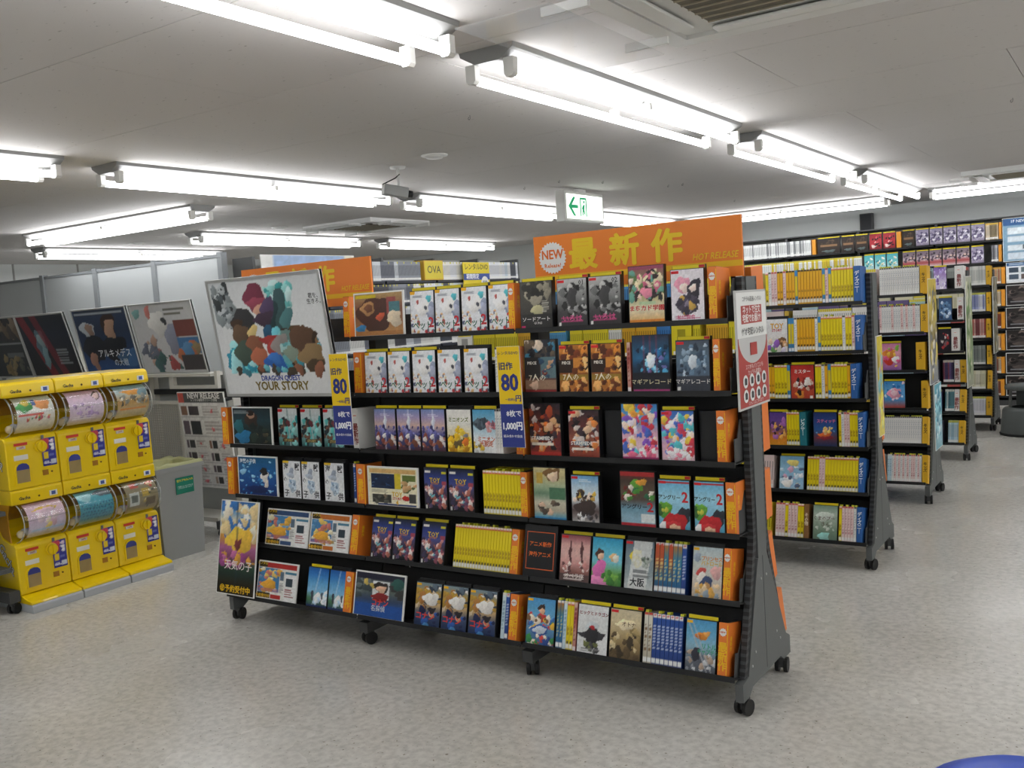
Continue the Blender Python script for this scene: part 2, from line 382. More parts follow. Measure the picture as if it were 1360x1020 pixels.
_hk = _hk.tube((0, 0, 0), (0, 0, -.016), .0015, 5).mesh('ceiling_hook', DGREY)
for u, v in ((624, 153), (743, 239), (801, 240), (907, 243), (976, 265), (888, 245), (697, 248), (1345, 130)):
    q = px_plane(u, v, 2, ZC); tag(link('ceiling_hook', _hk, None, (q.x, q.y, ZC)), 'tiny wire hook screwed into the ceiling boards', 'hook', 'small wire hooks in the ceiling')
t = thing('wall_speaker', 'dark grey box speaker high on the back wall', 'speaker', (-2.93, YB-.001, 2.15))
MB().box(-.08, .08, -.1, 0, 0, .27).obj('cabinet', DGREY, t, bevel=.008)
MB().box(-.065, .065, -.106, -.1, .015, .255).obj('grille', mat('speaker_cloth', '3c3d3f', .9), t)

# ================================================================== DISPLAY RACKS
ROWS = [(-.185, 1.42, 3), (-.185, 1.163, 3), (-.178, .905, 2), (-.172, .643, 3), (-.198, .402, 14), (-.283, .152, 14)]
SLOTM = bpy.data.materials.new('slotted_steel'); SLOTM.use_nodes = True
def _slot():
    nt = SLOTM.node_tree; b = nt.nodes['Principled BSDF']; tc = nt.nodes.new('ShaderNodeTexCoord'); w = nt.nodes.new('ShaderNodeTexWave')
    w.wave_type = 'BANDS'; w.bands_direction = 'Z'; w.inputs['Scale'].default_value = 12.5; r = nt.nodes.new('ShaderNodeValToRGB')
    e = r.color_ramp.elements; e[0].position = .55; e[0].color = rgba('1c1d1e'); e[1].position = .62; e[1].color = rgba('3e4042')
    nt.links.new(tc.outputs['Object'], w.inputs['Vector']); nt.links.new(w.outputs['Fac'], r.inputs[0]); nt.links.new(r.outputs[0], b.inputs['Base Color']); b.inputs['Roughness'].default_value = .5
_slot()
def shelf_mesh(depth, mat_, back):
    m = MB().box(.004, .896, -.004, depth, -.004, 0).box(.004, .896, -.007, -.004, -.013, .007)
    if back: m.box(.004, .896, depth-.003, depth, 0, back)
    return m.mesh('shelf', mat_)
CAST_F = MB().box(-.013, .013, -.02, .02, .045, .062).box(-.008, .008, -.014, .014, .02, .046).mesh('fork', DGREY)
CAST_W = MB().tube((-.024, 0, .03), (-.009, 0, .03), .03, 16).tube((.009, 0, .03), (.024, 0, .03), .03, 16).mesh('wheel', RUBBER)
def caster(parent, x, y, rz=0.0):
    c = link('caster', CAST_F, parent, (x, y, 0)); c.rotation_euler = (0, 0, rz); link('wheel', CAST_W, c)
PLATE = MB().prism([(.025, 0), (.13, 0), (.13, .15), (.085, .15), (.055, .085), (.025, .085)], 0, .003).mesh('shelf_end_plate', DGREY)
def rack(x0, yc, nb, label, frame=MGREY, shelf=BLACK, nrows=6, backs=True, seed=0):
    L = nb*.9; t = thing('display_rack', label, 'display rack', (x0, yc, 0))
    low = [(-.262, .06), (-.262, .125), (-.20, .135), (-.065, .50), (-.05, .53), (.05, .53), (.065, .50), (.235, .155), (.28, .13), (.28, .06), (.2, .06), (.16, .085), (-.16, .085), (-.2, .06)]
    for x in (-.016, L-.014):
        MB().prism(low, x, x+.03).obj('end_panel', frame, t)
        MB().box(x, x+.03, -.045, .05, .53, 1.57).obj('end_post', frame, t)
        MB().box(x+.029, x+.0305, -.002, .002, .1, .53).obj('panel_seam', BLACK, t)
        for s in (-1, 1):
            MB().prism([(s*.205, .135), (s*.232, .135), (s*.10, .53), (s*.078, .62), (s*.078, 1.57), (s*.046, 1.57), (s*.046, .6)], x+.004, x+.026).obj('slotted_upright', SLOTM, t)
            for (yy, zz) in ((s*.16, .16), (s*.12, .2), (s*.03, .45)):
                MB().tube((x+.03, yy, zz), (x+.0325, yy, zz), .005, 8).obj('bolt', ALU, t)
    for k in range(1, nb):
        MB().box(k*.9-.02, k*.9+.02, -.045, .045, .1, 1.57).obj('post', BLACK, t)
        MB().box(k*.9-.025, k*.9+.025, -.255, .255, .062, .11).obj('foot', DGREY, t)
    MB().box(.015, L-.015, -.02, .02, .1, .15).obj('base_beam', BLACK, t)
    for k in range(nb+1):
        for s in (-1, 1): caster(t, k*.9, s*.218, random.Random(seed+k+s).uniform(-.5, .5))
    for r in range(nrows):
        yo, z, a = ROWS[r]; a = math.radians(a); d = .135 if r < 4 else .145
        key = ('shelf', r < 2, r < 4, shelf.name)
        if key not in PRINTS: PRINTS[key] = shelf_mesh(d, shelf, .10 if r < 2 else .232)
        for k in range(nb):
            o = link('shelf', PRINTS[key], t, (k*.9, yo, z)); o.rotation_euler = (-a, 0, 0)
            o = link('shelf', PRINTS[key], t, ((k+1)*.9, -yo, z)); o.rotation_euler = (-a, 0, math.pi)
        for s in (1, -1):
            o = link('shelf_end_plate', PLATE, t, (L-.018 if s > 0 else L-.015, yo*s, z+.001)); o.rotation_euler = (-a, 0, 0 if s > 0 else math.pi)
    return t
def place(o, X, yc, r, dy=.004, side=1, dz=.001):
    yo, z, a = ROWS[r]; a = math.radians(a)
    o.location = (X, yc+side*(yo+dy*math.cos(a)), z+dz-dy*math.sin(a)); o.rotation_euler = (-a, 0, 0 if side > 0 else math.pi)
    return o

# ------------------------------------------------------------------ cases, dividers, boards
CW, CH, CT = .135, .19, .0145
_case = MB().box(0, CW, 0, CT, 0, CH).box(.002, CW-.002, -.0006, 0, .002, CH-.002).mesh('dvd_case', CASEBLK)
_tall = MB().box(0, CW, 0, .02, 0, .215).mesh('display_box', CASEBLK)
_rear = MB().box(.001, CW-.001, CT+.001, CT*2+.001, 0, .2035).mesh('rental_case', CASEBLK)
_tag = MB().box(.003, CW-.003, CT-.0002, CT+.001, .1905, .203).mesh('header_label', HEADY)
_tagr = MB().box(CW-.026, CW-.004, CT-.0012, CT-.0002, .1918, .2018).mesh('red_header_mark', mat('red_label', 'c8262c', .45))
_stick = MB().box(.004, .028, -.0016, -.0008, .174, .184).mesh('corner_sticker', mat('yellow_sticker', 'f2b918', .45))
_stickr = MB().box(.004, .034, -.0016, -.0008, .174, .184).mesh('corner_sticker', mat('red_sticker', 'd8222b', .45))
COVERS = {}
def cover(key, desc, ops, titles=(), sticker='y', header=True): COVERS[key] = (desc, ops, titles, sticker, header)
def add_print(key, parent, w, h, nx=41, ny=58, mx=.0025):
    desc, ops, titles, _, _ = COVERS[key]
    print_obj((key, nx, ny), ops, nx, ny, w-2*mx, h-2*mx, parent, (mx, -.0009, mx))
    for tt in titles:
        s, u, v, size, c = tt[:5]; kw = tt[5] if len(tt) > 5 else {}
        lettering(s, size*w/CW, u*w, (1-v)*h, c, parent, y=-.0014, name='title', **kw)
def face_case(key, X, w, yc, r, label, group=None, hdr=None):
    o = link('dvd_case', _case); tag(o, label, 'dvd case', group); o.scale = (w/CW, 1, 1); place(o, X, yc, r)
    add_print(key, o, CW, CH)
    st, hd = COVERS[key][3], COVERS[key][4] if hdr is None else hdr
    if st: link('corner_sticker', _stick if st == 'y' else _stickr, o)
    link('rental_case', _rear, o)
    if hd:
        link('header_label', _tag, o)
        if st == 'r': link('header_mark', _tagr, o)
    return o
def tall_box(key, X, w, yc, r, label, group=None):
    o = link('display_box', _tall); tag(o, label, 'display box', group); o.scale = (w/CW, 1, 1); place(o, X, yc, r)
    add_print(key, o, CW, .215)
    return o
def mini_poster(key, X, w, h, yc, r, label, group=None, dy=.0, frame=WHITE):
    o = thing('mini_poster', label, 'poster', group=group); place(o, X, yc, r, dy)
    MB().box(0, w, 0, .008, 0, h).obj('frame', frame, o)
    desc, ops, titles, _, _ = COVERS[key]
    print_obj((key, 'mini'), ops, 64, 64, w-.014, h-.014, o, (.007, -.0008, .007), 'print')
    for tt in titles:
        s, u, v, size, c = tt[:5]; kw = tt[5] if len(tt) > 5 else {}
        lettering(s, size, u*w, (1-v)*h, c, o, y=-.0014, name='title', **kw)
    return o
_div = {}
def divider(kind, X, w, yc, r, label, group=None, side=1, depth=.128, h=.19):
    """box that closes a run of cases: coloured spine to the front with its lettering"""
    body, ink, txt, badge = {'new': (ORANGE, 'f8c21d', '最\n新\n作', True), 'dis': (mat('blue_card', '2e62a6', .45, noise=.05), 'eef3f8', 'ディズニー', False),
        'kids': (mat('yellow_card', 'dcab20', .5, noise=.05), '4a3208', 'キッズ', False), 'white': (mat('white_card', 'e6e5e0', .5, noise=.03), '8a3a36', '最\n新\n作', True),
        'teal': (mat('teal_card', '1d7480', .5, noise=.15, nscale=60), 'dff0f0', 'ピクサー', False), 'brown': (mat('brown_card', '8a6238', .5, noise=.15, nscale=40), 'f0e0c0', 'その他', False),
        'ofar': (mat('orange_yellow_card', 'e99b2c', .5, noise=.05), '7a3a08', '', False)}[kind]
    o = thing('divider_box', label, 'divider', group=group); place(o, X, yc, r, .0, side)
    k = (kind, round(w, 3))
    if k not in _div:
        _div[k] = MB().box(0, w, 0, depth, 0, h).mesh('box', body)
    if side < 0: off = -w
    else: off = 0
    b = link('box', _div[k], o, (off, 0, 0))
    if side > 0 and txt:
        if '\n' in txt: lettering(txt, .036, w*.48, h*.36, ink, o, bold=.018, squash=min(1, w/.036), spacing=.92)
        else: lettering('\n'.join(txt.replace('ー', '｜')), .026, w*.5, h*.56, ink, o, bold=.018, squash=min(1, w/.03), spacing=.85)
        if badge:
            m = MB(); m.add([(w*.45, -.001, h*.82)]+[(w*.45+min(.014, w*.4)*math.cos(i*math.pi/10)*(1 if i % 2 else .86), -.001, h*.82+.015*math.sin(i*math.pi/10)*(1 if i % 2 else .86)) for i in range(20)], [(0, 1+(i+1) % 20, 1+i) for i in range(20)])
            m.obj('badge', WHITE, o)
            lettering('NEW', .0085, w*.45, h*.82, 'd8641c', o, bold=.03, y=-.0018)
    if kind == 'new' and side > 0:
        MB().box(w*.9, w*.97, -.0012, 0, .008, h-.008).obj('spine_line', mat('ink_f8c21d', 'f8c21d', .5), o)
        q = lettering(txt, .018, 0, h*.6, ink, o, y=0, bold=.015, spacing=1.0); q.location = (w+.0008, .03, h*.6); q.rotation_euler = (0, 0, math.pi/2)
        MB().box(.001, w-.001, .001, depth-.001, h, h+.001).obj('dark_top', CASEBLK, o)
    return o
SPINES = {
 'yel': ('e8cf12', [('bg', 'e9d31a', 'ecd718', 'd9c214'), ('r', 0, 0, 1, .055, 'f3dfd8'), ('r', 0, .055, 1, .075, 'd9483c'), ('l', 6, .25, .5, .8, .68, '9c7718', 1), ('r', .2, .8, .8, .85, '4e4620'), ('r', 0, .87, 1, .95, 'ecebe2'), ('r', 0, .95, 1, 1, 'd7c81c')]),
 'amb': ('d99a1c', [('bg', 'e8b21e', 'e9ad1d', 'e3a61a'), ('r', 0, 0, 1, .05, '3b3423'), ('l', 5, .25, .45, .8, .62, '8c5d14', 2), ('r', .2, .76, .8, .82, '5e3d16'), ('r', 0, .84, 1, .93, 'ece6d6'), ('r', 0, .93, 1, 1, 'd8a51f')]),
 'wht': ('e6e4de', [('bg', 'ecebe8', 'e6e4e0', 'e9e7e2'), ('r', 0, 0, 1, .05, '3e3c3a'), ('l', 10, .3, .12, .75, .8, '9aa0a8', 3), ('r', 0, .86, 1, .95, 'f4f3f0')]),
 'pnk': ('e9cdc9', [('bg', 'eed6d2', 'e8cbc8', 'e6d2cc'), ('r', 0, 0, 1, .05, 'c9504c'), ('l', 8, .3, .15, .75, .78, 'b0686a', 4), ('r', 0, .86, 1, .95, 'f4f0ee')]),
 'cya': ('3c83b8', [('bg', '3f8ec8', '4f97c4', '3472a4'), ('r', 0, .18, 1, .75, 'e2c81e'), ('r', 0, .86, 1, .96, 'e9eef2')]),
 'nav': ('23468c', [('bg', '2a55a6', '274b95', '203a7a'), ('r', 0, 0, 1, .07, 'eee9e4'), ('r', .15, .02, .85, .055, 'd0585a'), ('l', 8, .25, .2, .8, .7, 'e7eef6', 5), ('r', 0, .87, 1, .95, 'eef0ee')]),
 'mix': ('8a4f2c', [('bg', 'c8502c', 'b85a34', '2f6f8f', '2a4f7a'), ('r', 0, 0, 1, .06, 'eee9e4'), ('r', .15, .02, .85, .05, 'd0585a'), ('l', 6, .25, .3, .8, .75, 'f1dc84', 6), ('r', 0, .87, 1, .95, 'eef0ee')]),
 'mx2': ('2a6c9a', [('bg', 'cf7a2a', '3a86a8', '2a6c9a', '285a86'), ('r', 0, 0, 1, .06, 'eee9e4'), ('l', 6, .25, .3, .8, .75, 'f1dc84', 7), ('r', 0, .87, 1, .95, 'eef0ee')]),
 'grn': ('9a9588', [('bg', 'e0ddcf', 'cfcab8', 'b5ad98'), ('r', 0, 0, 1, .06, 'c9402f'), ('l', 7, .25, .2, .8, .75, '6e4c2a', 8), ('r', 0, .87, 1, .95, 'eef0ee')]),
 'drk': ('3b2f3a', [('bg', '3d3346', '6a5578', '3c3450'), ('r', 0, 0, 1, .08, 'd8d0c8'), ('n', 14, 0, .1, 1, .9, .4, 'b04a5a 8890b8 d8cfe0 2c2438', 9), ('r', 0, .88, 1, .95, 'eef0ee')]),
 'tea': ('4d7f8f', [('bg', 'cfe0e0', '4d7f8f', '2f5668'), ('r', 0, 0, 1, .08, 'e2ddcf'), ('n', 12, 0, .1, 1, .9, .4, 'd7e6ea 2d5b70 6da6b2', 10), ('r', 0, .88, 1, .95, 'eef0ee')]),
 'pal': ('c9dbe2', [('bg', 'dce9ee', 'bcd5e0', 'c9dbe2'), ('r', 0, 0, 1, .06, 'e2ddcf'), ('l', 8, .2, .15, .8, .8, '7f9fb0', 11)]),
 'red': ('a85048', [('bg', 'd8c0b0', 'b0584e', 'c8a090', 'b86a60'), ('l', 8, .2, .1, .8, .8, '7d2e2c', 12), ('r', 0, .88, 1, .97, 'e9dede')]),
 'sil': ('8d938f', [('bg', 'b4bab4', '8a908c', 'a2a8a2'), ('l', 9, .2, .1, .8, .85, '5d645f', 13)]),
}
_sp = {}
_idx = MB().box(.002, CT-.002, .004, .03, CH, CH+.009).mesh('index_tab', mat('index_tab_yellow', 'c8c832', .5))
def spine_case(style, X, w, yc, r, label, group, tabbed=False, side=1, h=CH):
    body, ops = SPINES[style]
    if style not in _sp: _sp[style] = MB().box(.0003, CT-.0003, 0, .124, 0, CH).mesh('dvd_case', mat('case_'+style, body, .4))
    o = link('dvd_case', _sp[style]); tag(o, label, 'dvd case', group); o.scale = (w/CT, 1, 1); place(o, X, yc, r, .004 if side > 0 else .0)
    print_obj(('spine', style), ops, 4, 34, CT-.002, CH-.001, o, (.001, -.0006, .0005), 'spine_print')
    if tabbed: link('index_tab', _idx, o)
    return o
def spine_run(styles, x0, x1, n, yc, r, where, group, R, tabs=.3, wmin=.012):
    """n cases side by side between photo columns x0 and x1 on shelf r"""
    yo, z, a = ROWS[r]; A = px_line(x0, yc+yo, z+.02); B = px_line(x1, yc+yo, z+.02); w = (B-A)/n
    names = {'yel': 'yellow', 'amb': 'amber', 'wht': 'white', 'pnk': 'pale pink', 'cya': 'blue and yellow', 'nav': 'navy', 'mix': 'red and blue', 'mx2': 'orange and blue', 'grn': 'beige', 'drk': 'dark purple', 'tea': 'teal', 'pal': 'pale blue', 'red': 'red and pink', 'sil': 'silver grey'}
    for i in range(n):
        s = styles[i % len(styles)] if isinstance(styles, list) else R.choice(styles.split())
        spine_case(s, A+i*w, w*.985, yc, r, names[s]+' spined case '+where, names[s]+' '+group, R.random() < tabs)

# ------------------------------------------------------------------ printed covers (generic colour compositions) and their titles
B_ = dict(bold=.02)
cover('pet', 'white dvd cover with grey-blue disc and teal dot', [('bg', 'eef0f2', 'e9ebee'), ('e', .95, .5, .28, .26, '8f97ad'), ('e', .88, .5, .16, .15, 'a7adc0'), ('e', .52, .36, .3, .2, 'f6f5f2'), ('e', .66, .4, .07, .05, '4a4c56'), ('e', .8, .17, .12, .08, '58bfc9'), ('e', .3, .25, .05, .05, 'c8605a'), ('n', 16, .0, .55, .35, 1, .055, 'a8564e d9b07a 5a5f7a e8d9b8', 1), ('n', 10, .35, .88, .95, 1, .05, '8a5a4a c03c40 556070', 2), ('l', 4, .1, .07, .6, .15, '9aa0aa', 3), ('r', 0, 0, .2, .05, 'f4b71c')], [('ペット', .5, .8, .036, '2f6a52', B_), ('2', .86, .74, .06, 'cc2f38', B_)])
cover('brownroom', 'square brown poster with round dark shape and colourful corner', [('bg', 'b99a63', '8d5b44', '9c6b45', 'c79a5f'), ('e', .42, .5, .36, .42, '4f3026'), ('e', .27, .35, .13, .16, 'b98a5a'), ('e', .28, .34, .08, .09, '7a4f38'), ('r', .68, .1, .86, .5, '9e4f49'), ('r', .72, .22, .95, .62, '4f7f86'), ('e', .55, .56, .08, .1, 'c95c3c'), ('e', .84, .62, .13, .2, 'd9c9ae'), ('e', .13, .84, .1, .1, '3c83b4'), ('r', 0, .9, 1, 1, 'b07a45'), ('r', .02, .03, .45, .1, 'd9c22c')])
cover('sao', 'dark grey dvd cover with pale diagonal shape', [('bg', '55544a', '4a4842', '2c2b2a'), ('e', .45, .3, .28, .2, 'a49d8a'), ('e', .45, .14, .35, .16, '33312d'), ('n', 18, .1, .02, .9, .35, .09, '3a3833 25241f 8d8775', 2), ('e', .55, .62, .2, .12, 'b9b48a'), ('r', 0, .7, 1, 1, '2f2e2d'), ('l', 6, .68, .4, .95, .66, 'c6c2b4', 3), ('r', .02, .93, .14, .99, 'd02f6e')], [('ソードアート', .5, .8, .02, 'f0eee8'), ('GUNS', .55, .88, .013, 'd9d7d0')], None, True)
for _n in ('01', '02'):
    cover('noir'+_n, ('light' if _n == '01' else 'darker')+' black and white dvd cover numbered '+_n, [('bg', 'c2c2bf', '8d8e8c', '4a4a4a', '2f2b2e'), ('n', 40, .1, .15, .95, .75, .08, '2b2b2b 6f706f b9b9b6 1d1d1d 8f908e', 4), ('e', .5, .4, .16, .22, '3f3f3f'), ('r', .03, .9, .1, .98, 'e9e9e4'), ('l', 2, .1, .78, .95, .92, 'c2447a', 5)], [(_n, .82, .1, .026, '222222'), ('いろは', .5, .83, .03, 'd8578f')], 'r')
cover('garden', 'tall display box with pink flower scene and orange foot', [('bg', '9d5560', '8a8a62', 'b0a66c', 'e3ddc2', 'e8b36a'), ('n', 55, .03, .1, .97, .58, .09, '2c2b2e cf6a86 e5cdbb 5d7a48 e8d9b4 6aa594 3a2c2c', 6), ('e', .5, .47, .16, .1, 'e08aa0'), ('r', 0, 0, 1, .06, '9c4a62'), ('r', 0, .93, 1, 1, 'e58a2c'), ('r', .3, .62, .75, .68, 'b9cfa4')], [('まちカド学園', .5, .74, .022, 'c8262f', B_)], None)
cover('blossom', 'pale white dvd cover with pink and black blots', [('bg', 'ece6ea', 'eae2e8', 'f1edf0'), ('e', .35, .3, .22, .17, 'e39bb0'), ('e', .7, .4, .2, .22, '2f2a35'), ('e', .38, .36, .12, .1, 'f0d9cf'), ('e', .66, .36, .1, .08, 'f0d9cf'), ('e', .5, .68, .32, .2, '4a4453'), ('n', 14, .15, .5, .85, .85, .08, '3a3442 e9e2ea c7a24c 877e90', 7), ('l', 2, .1, .9, .9, .97, 'd06a90', 8)], [('私に百合', .45, .92, .018, 'd2577f')], 'r')
cover('crewtall', 'tall display box split in dark squares with teal and tan', [('bg', '4d4741', '514a44', '7a4038'), ('n', 26, 0, 0, 1, .3, .1, '2d2f38 3f7f9a d8c6b2 6a5a48 1f2228', 9), ('r', .0, .33, .48, .72, '322f30'), ('r', .52, .33, 1, .72, '5f7a80'), ('n', 12, .52, .35, 1, .75, .08, 'c49a78 35506a 7a2a2a', 10), ('r', 0, .76, 1, .94, '9a7a62'), ('e', .3, .85, .14, .08, 'd6b49a'), ('r', 0, .95, 1, 1, 'a02a2c')], [('7人の', .4, .72, .03, 'e8e0c8'), ('PIECE', .24, .44, .016, 'f0ece0', B_)], None)
cover('crew', 'orange and brown dvd cover in sepia picture panels', [('bg', 'b8742c', '8a4a20', 'c07a30'), ('n', 26, 0, .02, 1, .28, .11, 'd98a34 5a2c18 e8b064 7a3a1c', 11), ('r', 0, .3, .5, .58, '2f2019'), ('r', .5, .28, 1, .58, 'd08838'), ('n', 10, .5, .3, 1, .58, .09, '6a3518 efc07c 3c1f12', 12), ('r', 0, .62, 1, .74, '9a7a2c'), ('n', 16, 0, .76, 1, 1, .1, 'd58a3a 5f2f18 e6ae68 7c3f1e', 13)], [('7人の', .4, .68, .03, 'f0e8cf'), ('PIECE', .25, .38, .016, 'f0ece0', B_)], 'r')
cover('woodtall', 'tall display box with deep blue forest and dark foot', [('bg', '27324a', '24506f', '2a6a94', '1d3048', '26242c', '2b2a30'), ('n', 40, .05, .2, .95, .68, .06, '8fd2ea 2b76b0 173046 4fa4cc 10203a 6f6fae', 14), ('s', .28, .34, .0, '8a3a52', .5), ('s', .46, .52, .0, '8a3a52', .5), ('s', .64, .7, .0, '8a3a52', .5), ('e', .5, .45, .12, .14, 'dfe9f2'), ('r', 0, .66, 1, .94, '1e1f28'), ('r', 0, .95, 1, 1, 'b0407f')], [('マギアレコード', .5, .82, .021, 'd9cfa8')], None)
cover('wood', 'grey-blue dvd cover with faint forest picture', [('bg', '4c5662', '5c7488', '55687c', '3c434e'), ('n', 40, .05, .1, .95, .68, .07, '8fa6ba 3d4f62 6d8aa4 2d3947 b6c6d2', 15), ('e', .5, .42, .13, .14, 'cfd9e0'), ('r', 0, .7, 1, 1, '383c46'), ('r', .02, .9, .1, .98, 'e4e4e0')], [('マギアレコード', .5, .8, .02, 'e3e1da')], 'r')
cover('heropic', 'square dark teal poster with dark standing shape', [('bg', '1e2f36', '28424a', '24302e', '1d2422'), ('e', .5, .35, .16, .22, '3a2d28'), ('e', .5, .2, .09, .1, 'b08a72'), ('e', .48, .13, .11, .08, '2a1d1c'), ('e', .25, .8, .2, .2, '2a6f9a'), ('n', 18, .5, .5, 1, .95, .08, '4f4a3a 2c3a34 6a5f44 1c2626', 16), ('l', 3, .03, .06, .45, .16, 'bfc9c9', 17), ('e', .15, .5, .12, .2, '2c6a74')])
cover('heroteal', 'dvd cover with teal splash and white upper half', [('bg', 'e3e6e6', 'c2d2d2', '7ab2ae', '3a5f60'), ('n', 34, .0, .3, 1, .95, .1, '2f8f92 58b8b4 2b3a3c 6b4a3a 8fd0cc 1f2e34', 18), ('s', .45, .52, .12, '9fb8b8'), ('e', .52, .38, .1, .09, '6a3038'), ('r', .2, .8, .8, .88, '4a3a28'), ('r', .0, .03, .2, .09, 'd8222b')], [('STORY', .5, .84, .018, 'd8c070')], 'r')
cover('castle', 'dvd cover with white spires in a purple dusk', [('bg', '7a8fc0', 'b0a0c8', 'd8b8a8', '5a5a9a', '443c60', '5a3038'), ('s', .47, .53, .0, 'dfe6f2', .6), ('e', .5, .35, .07, .2, 'dfe6f2', .8), ('n', 20, .0, .42, 1, .62, .06, '4a4a90 6a6ab0 8a8ac8 39396e', 19), ('n', 28, .03, .62, .97, .92, .08, '3a3f6a 8a4a3a d9d2cc 2a2030 a86a5a', 20), ('e', .45, .66, .1, .06, 'e6e2de'), ('e', .72, .82, .12, .09, '7a4a38'), ('l', 2, .3, .1, .8, .17, 'e9e4f0', 21)], (), None)
cover('yellowcrowd', 'white dvd cover over a crowd of yellow dots', [('bg', 'f1efe8', 'efece2', 'e9dcae', 'd9a82c'), ('n', 50, .02, .62, .98, 1, .1, 'e9bc22 f2d048 b88418 6a5a3a c8961c', 22), ('n', 8, .2, .42, .8, .62, .09, 'e9bc22 f2d048 8a8a90', 23), ('e', .76, .76, .14, .08, 'e07a2c')], [('ミニオンズ', .48, .25, .022, '6a7a1c', B_)], None, False)
cover('snowhill', 'white dvd cover with blue sky and grey peak', [('bg', '4f9fc8', '9cc8dc', 'e9eef0', 'f0f0ee'), ('e', .35, .32, .33, .13, '4a5560'), ('n', 10, .1, .2, .6, .4, .07, '39434d 5f6d78 2f3840', 24), ('n', 12, .65, .25, .98, .5, .08, 'c8707a d8a0a0 8a5a68', 25), ('n', 14, 0, .75, .4, 1, .09, 'd9b83a 8a7a3a c9c9c4', 26)], [('ミニオン', .58, .68, .026, 'c85f34', B_), ('大脱走', .58, .78, .026, 'c85f34', B_)], None)
cover('piratetall', 'tall dark red display box with crowded scene', [('bg', '2f262b', '5a2a28', '8a4028', '6a2a22', '9c3428'), ('n', 60, 0, .05, 1, .85, .1, '1f191d a8492c d8a878 cfc3bd 6a2a2c 3a2c34 e07a34', 27), ('e', .65, .42, .11, .08, 'd9b08c'), ('r', .2, .62, .62, .7, '7a8a94'), ('r', .05, .74, .75, .8, 'e6dccb'), ('r', 0, .92, 1, 1, 'b03028')], [('STAMPEDE', .4, .66, .02, 'f1ece4', B_)], None)
cover('pirate', 'dark red dvd cover with crowded scene and pale band', [('bg', '3a2c30', '6a3432', '9a5a42', '8a3a2c'), ('n', 55, 0, .05, 1, .9, .1, '251d21 a8492c d8b08c cfc3bd 7a3438 44343c e08a44', 28), ('e', .6, .42, .12, .08, 'dfbd9c'), ('r', .2, .66, .62, .74, '7a98ac'), ('r', .08, .79, .8, .85, 'efe6d8')], [('STAMPEDE', .42, .7, .02, 'f1ece4', B_)], 'r')
cover('brighttall', 'tall display box with bright pastel crowd on blue', [('bg', '3f86c8', '5fa8d8', 'd9a8c0', 'e9c8d0', 'e0b0c4'), ('n', 80, .02, .03, .98, .9, .09, 'e9a040 d84a6a f3d9c8 4a6ac0 f0e4ec 8a5ac0 e8c84a 5ac0c8 c83a4a', 29), ('n', 20, .2, .75, .9, .95, .07, 'f6f0f2 e06a8a', 30), ('s', .8, 1.2, -.1, 'c8323a', .0), ('r', 0, .95, 1, 1, 'a0306a')], (), None)
cover('bright', 'dvd cover with bright pastel crowd on blue', [('bg', '3f6fc0', '5f98d0', 'd9a8c0', 'e9c8d0'), ('n', 80, .02, .05, .98, .95, .1, 'e9a040 d84a6a f3d9c8 4a6ac0 f0e4ec 8a5ac0 e8c84a 5ac0c8 c83a4a', 31), ('n', 22, .2, .78, .9, 1, .08, 'f6f0f2 e88aa0', 32)], (), 'r')
cover('seapic', 'square deep blue underwater poster with floating shape', [('bg', '1d5a80', '1f62a0', '1c4f94', '18306a'), ('n', 40, 0, .1, 1, 1, .03, '6ab0dc 9ad0ea 2a78b8', 33), ('e', .68, .5, .1, .14, 'e3ded6'), ('e', .68, .36, .09, .09, '2c2a28'), ('e', .74, .68, .05, .12, 'd9d2c8'), ('e', .13, .4, .08, .08, '8fc3de'), ('e', .5, .85, .3, .1, '17285a')], [('海獣の子供', .27, .14, .024, 'e9f2f6', B_)])
cover('sea', 'white dvd cover with large characters and pale blue figure', [('bg', 'e8ebee', 'eceff1'), ('e', .5, .3, .12, .14, '9aa4b4'), ('e', .42, .38, .2, .07, 'b6c0cd'), ('e', .52, .66, .2, .18, 'a8bccd'), ('n', 14, .35, .5, .7, .85, .07, '8aa6c0 c6d4e0 6f88a4', 34), ('r', 0, 0, .35, .06, 'e9c22a')], [('海', .2, .17, .036, '34363c', B_), ('獣', .8, .17, .036, '34363c', B_), ('の', .14, .5, .03, '34363c'), ('子', .2, .86, .036, '34363c', B_), ('供', .8, .86, .036, '34363c', B_)], None, False)
cover('infopic', 'cream information poster with dark photo panels', [('bg', 'ece4bc', 'f0e9c8', 'f2ecd4'), ('r', .03, .03, .97, .13, 'd9b070'), ('r', .05, .15, .54, .54, '1c2c4c'), ('n', 10, .1, .2, .5, .5, .04, '2a4a7a 15203a 4a6a8a', 35), ('r', .55, .13, .68, .55, 'd8c236'), ('r', .7, .16, .98, .32, '6a7a3a'), ('n', 10, .7, .34, .98, .54, .06, 'a07a4a 5a6a3a c8a070', 36), ('r', .07, .7, .47, .93, '3a3a34'), ('n', 10, .1, .72, .45, .92, .04, '5a5a50 2a2a28 7a6a58', 37), ('e', .77, .77, .07, .07, 'c03028'), ('r', .84, .66, .97, .9, '4a4a48'), ('r', .18, .95, .97, .985, '34487a'), ('l', 3, .05, .57, .45, .67, '7a7660', 38)], [('TOY', .585, .68, .03, 'e3b81c', B_), ('STORY', .585, .78, .017, 'c2302a', B_), ('4', .585, .88, .03, 'd9a81c', B_)])
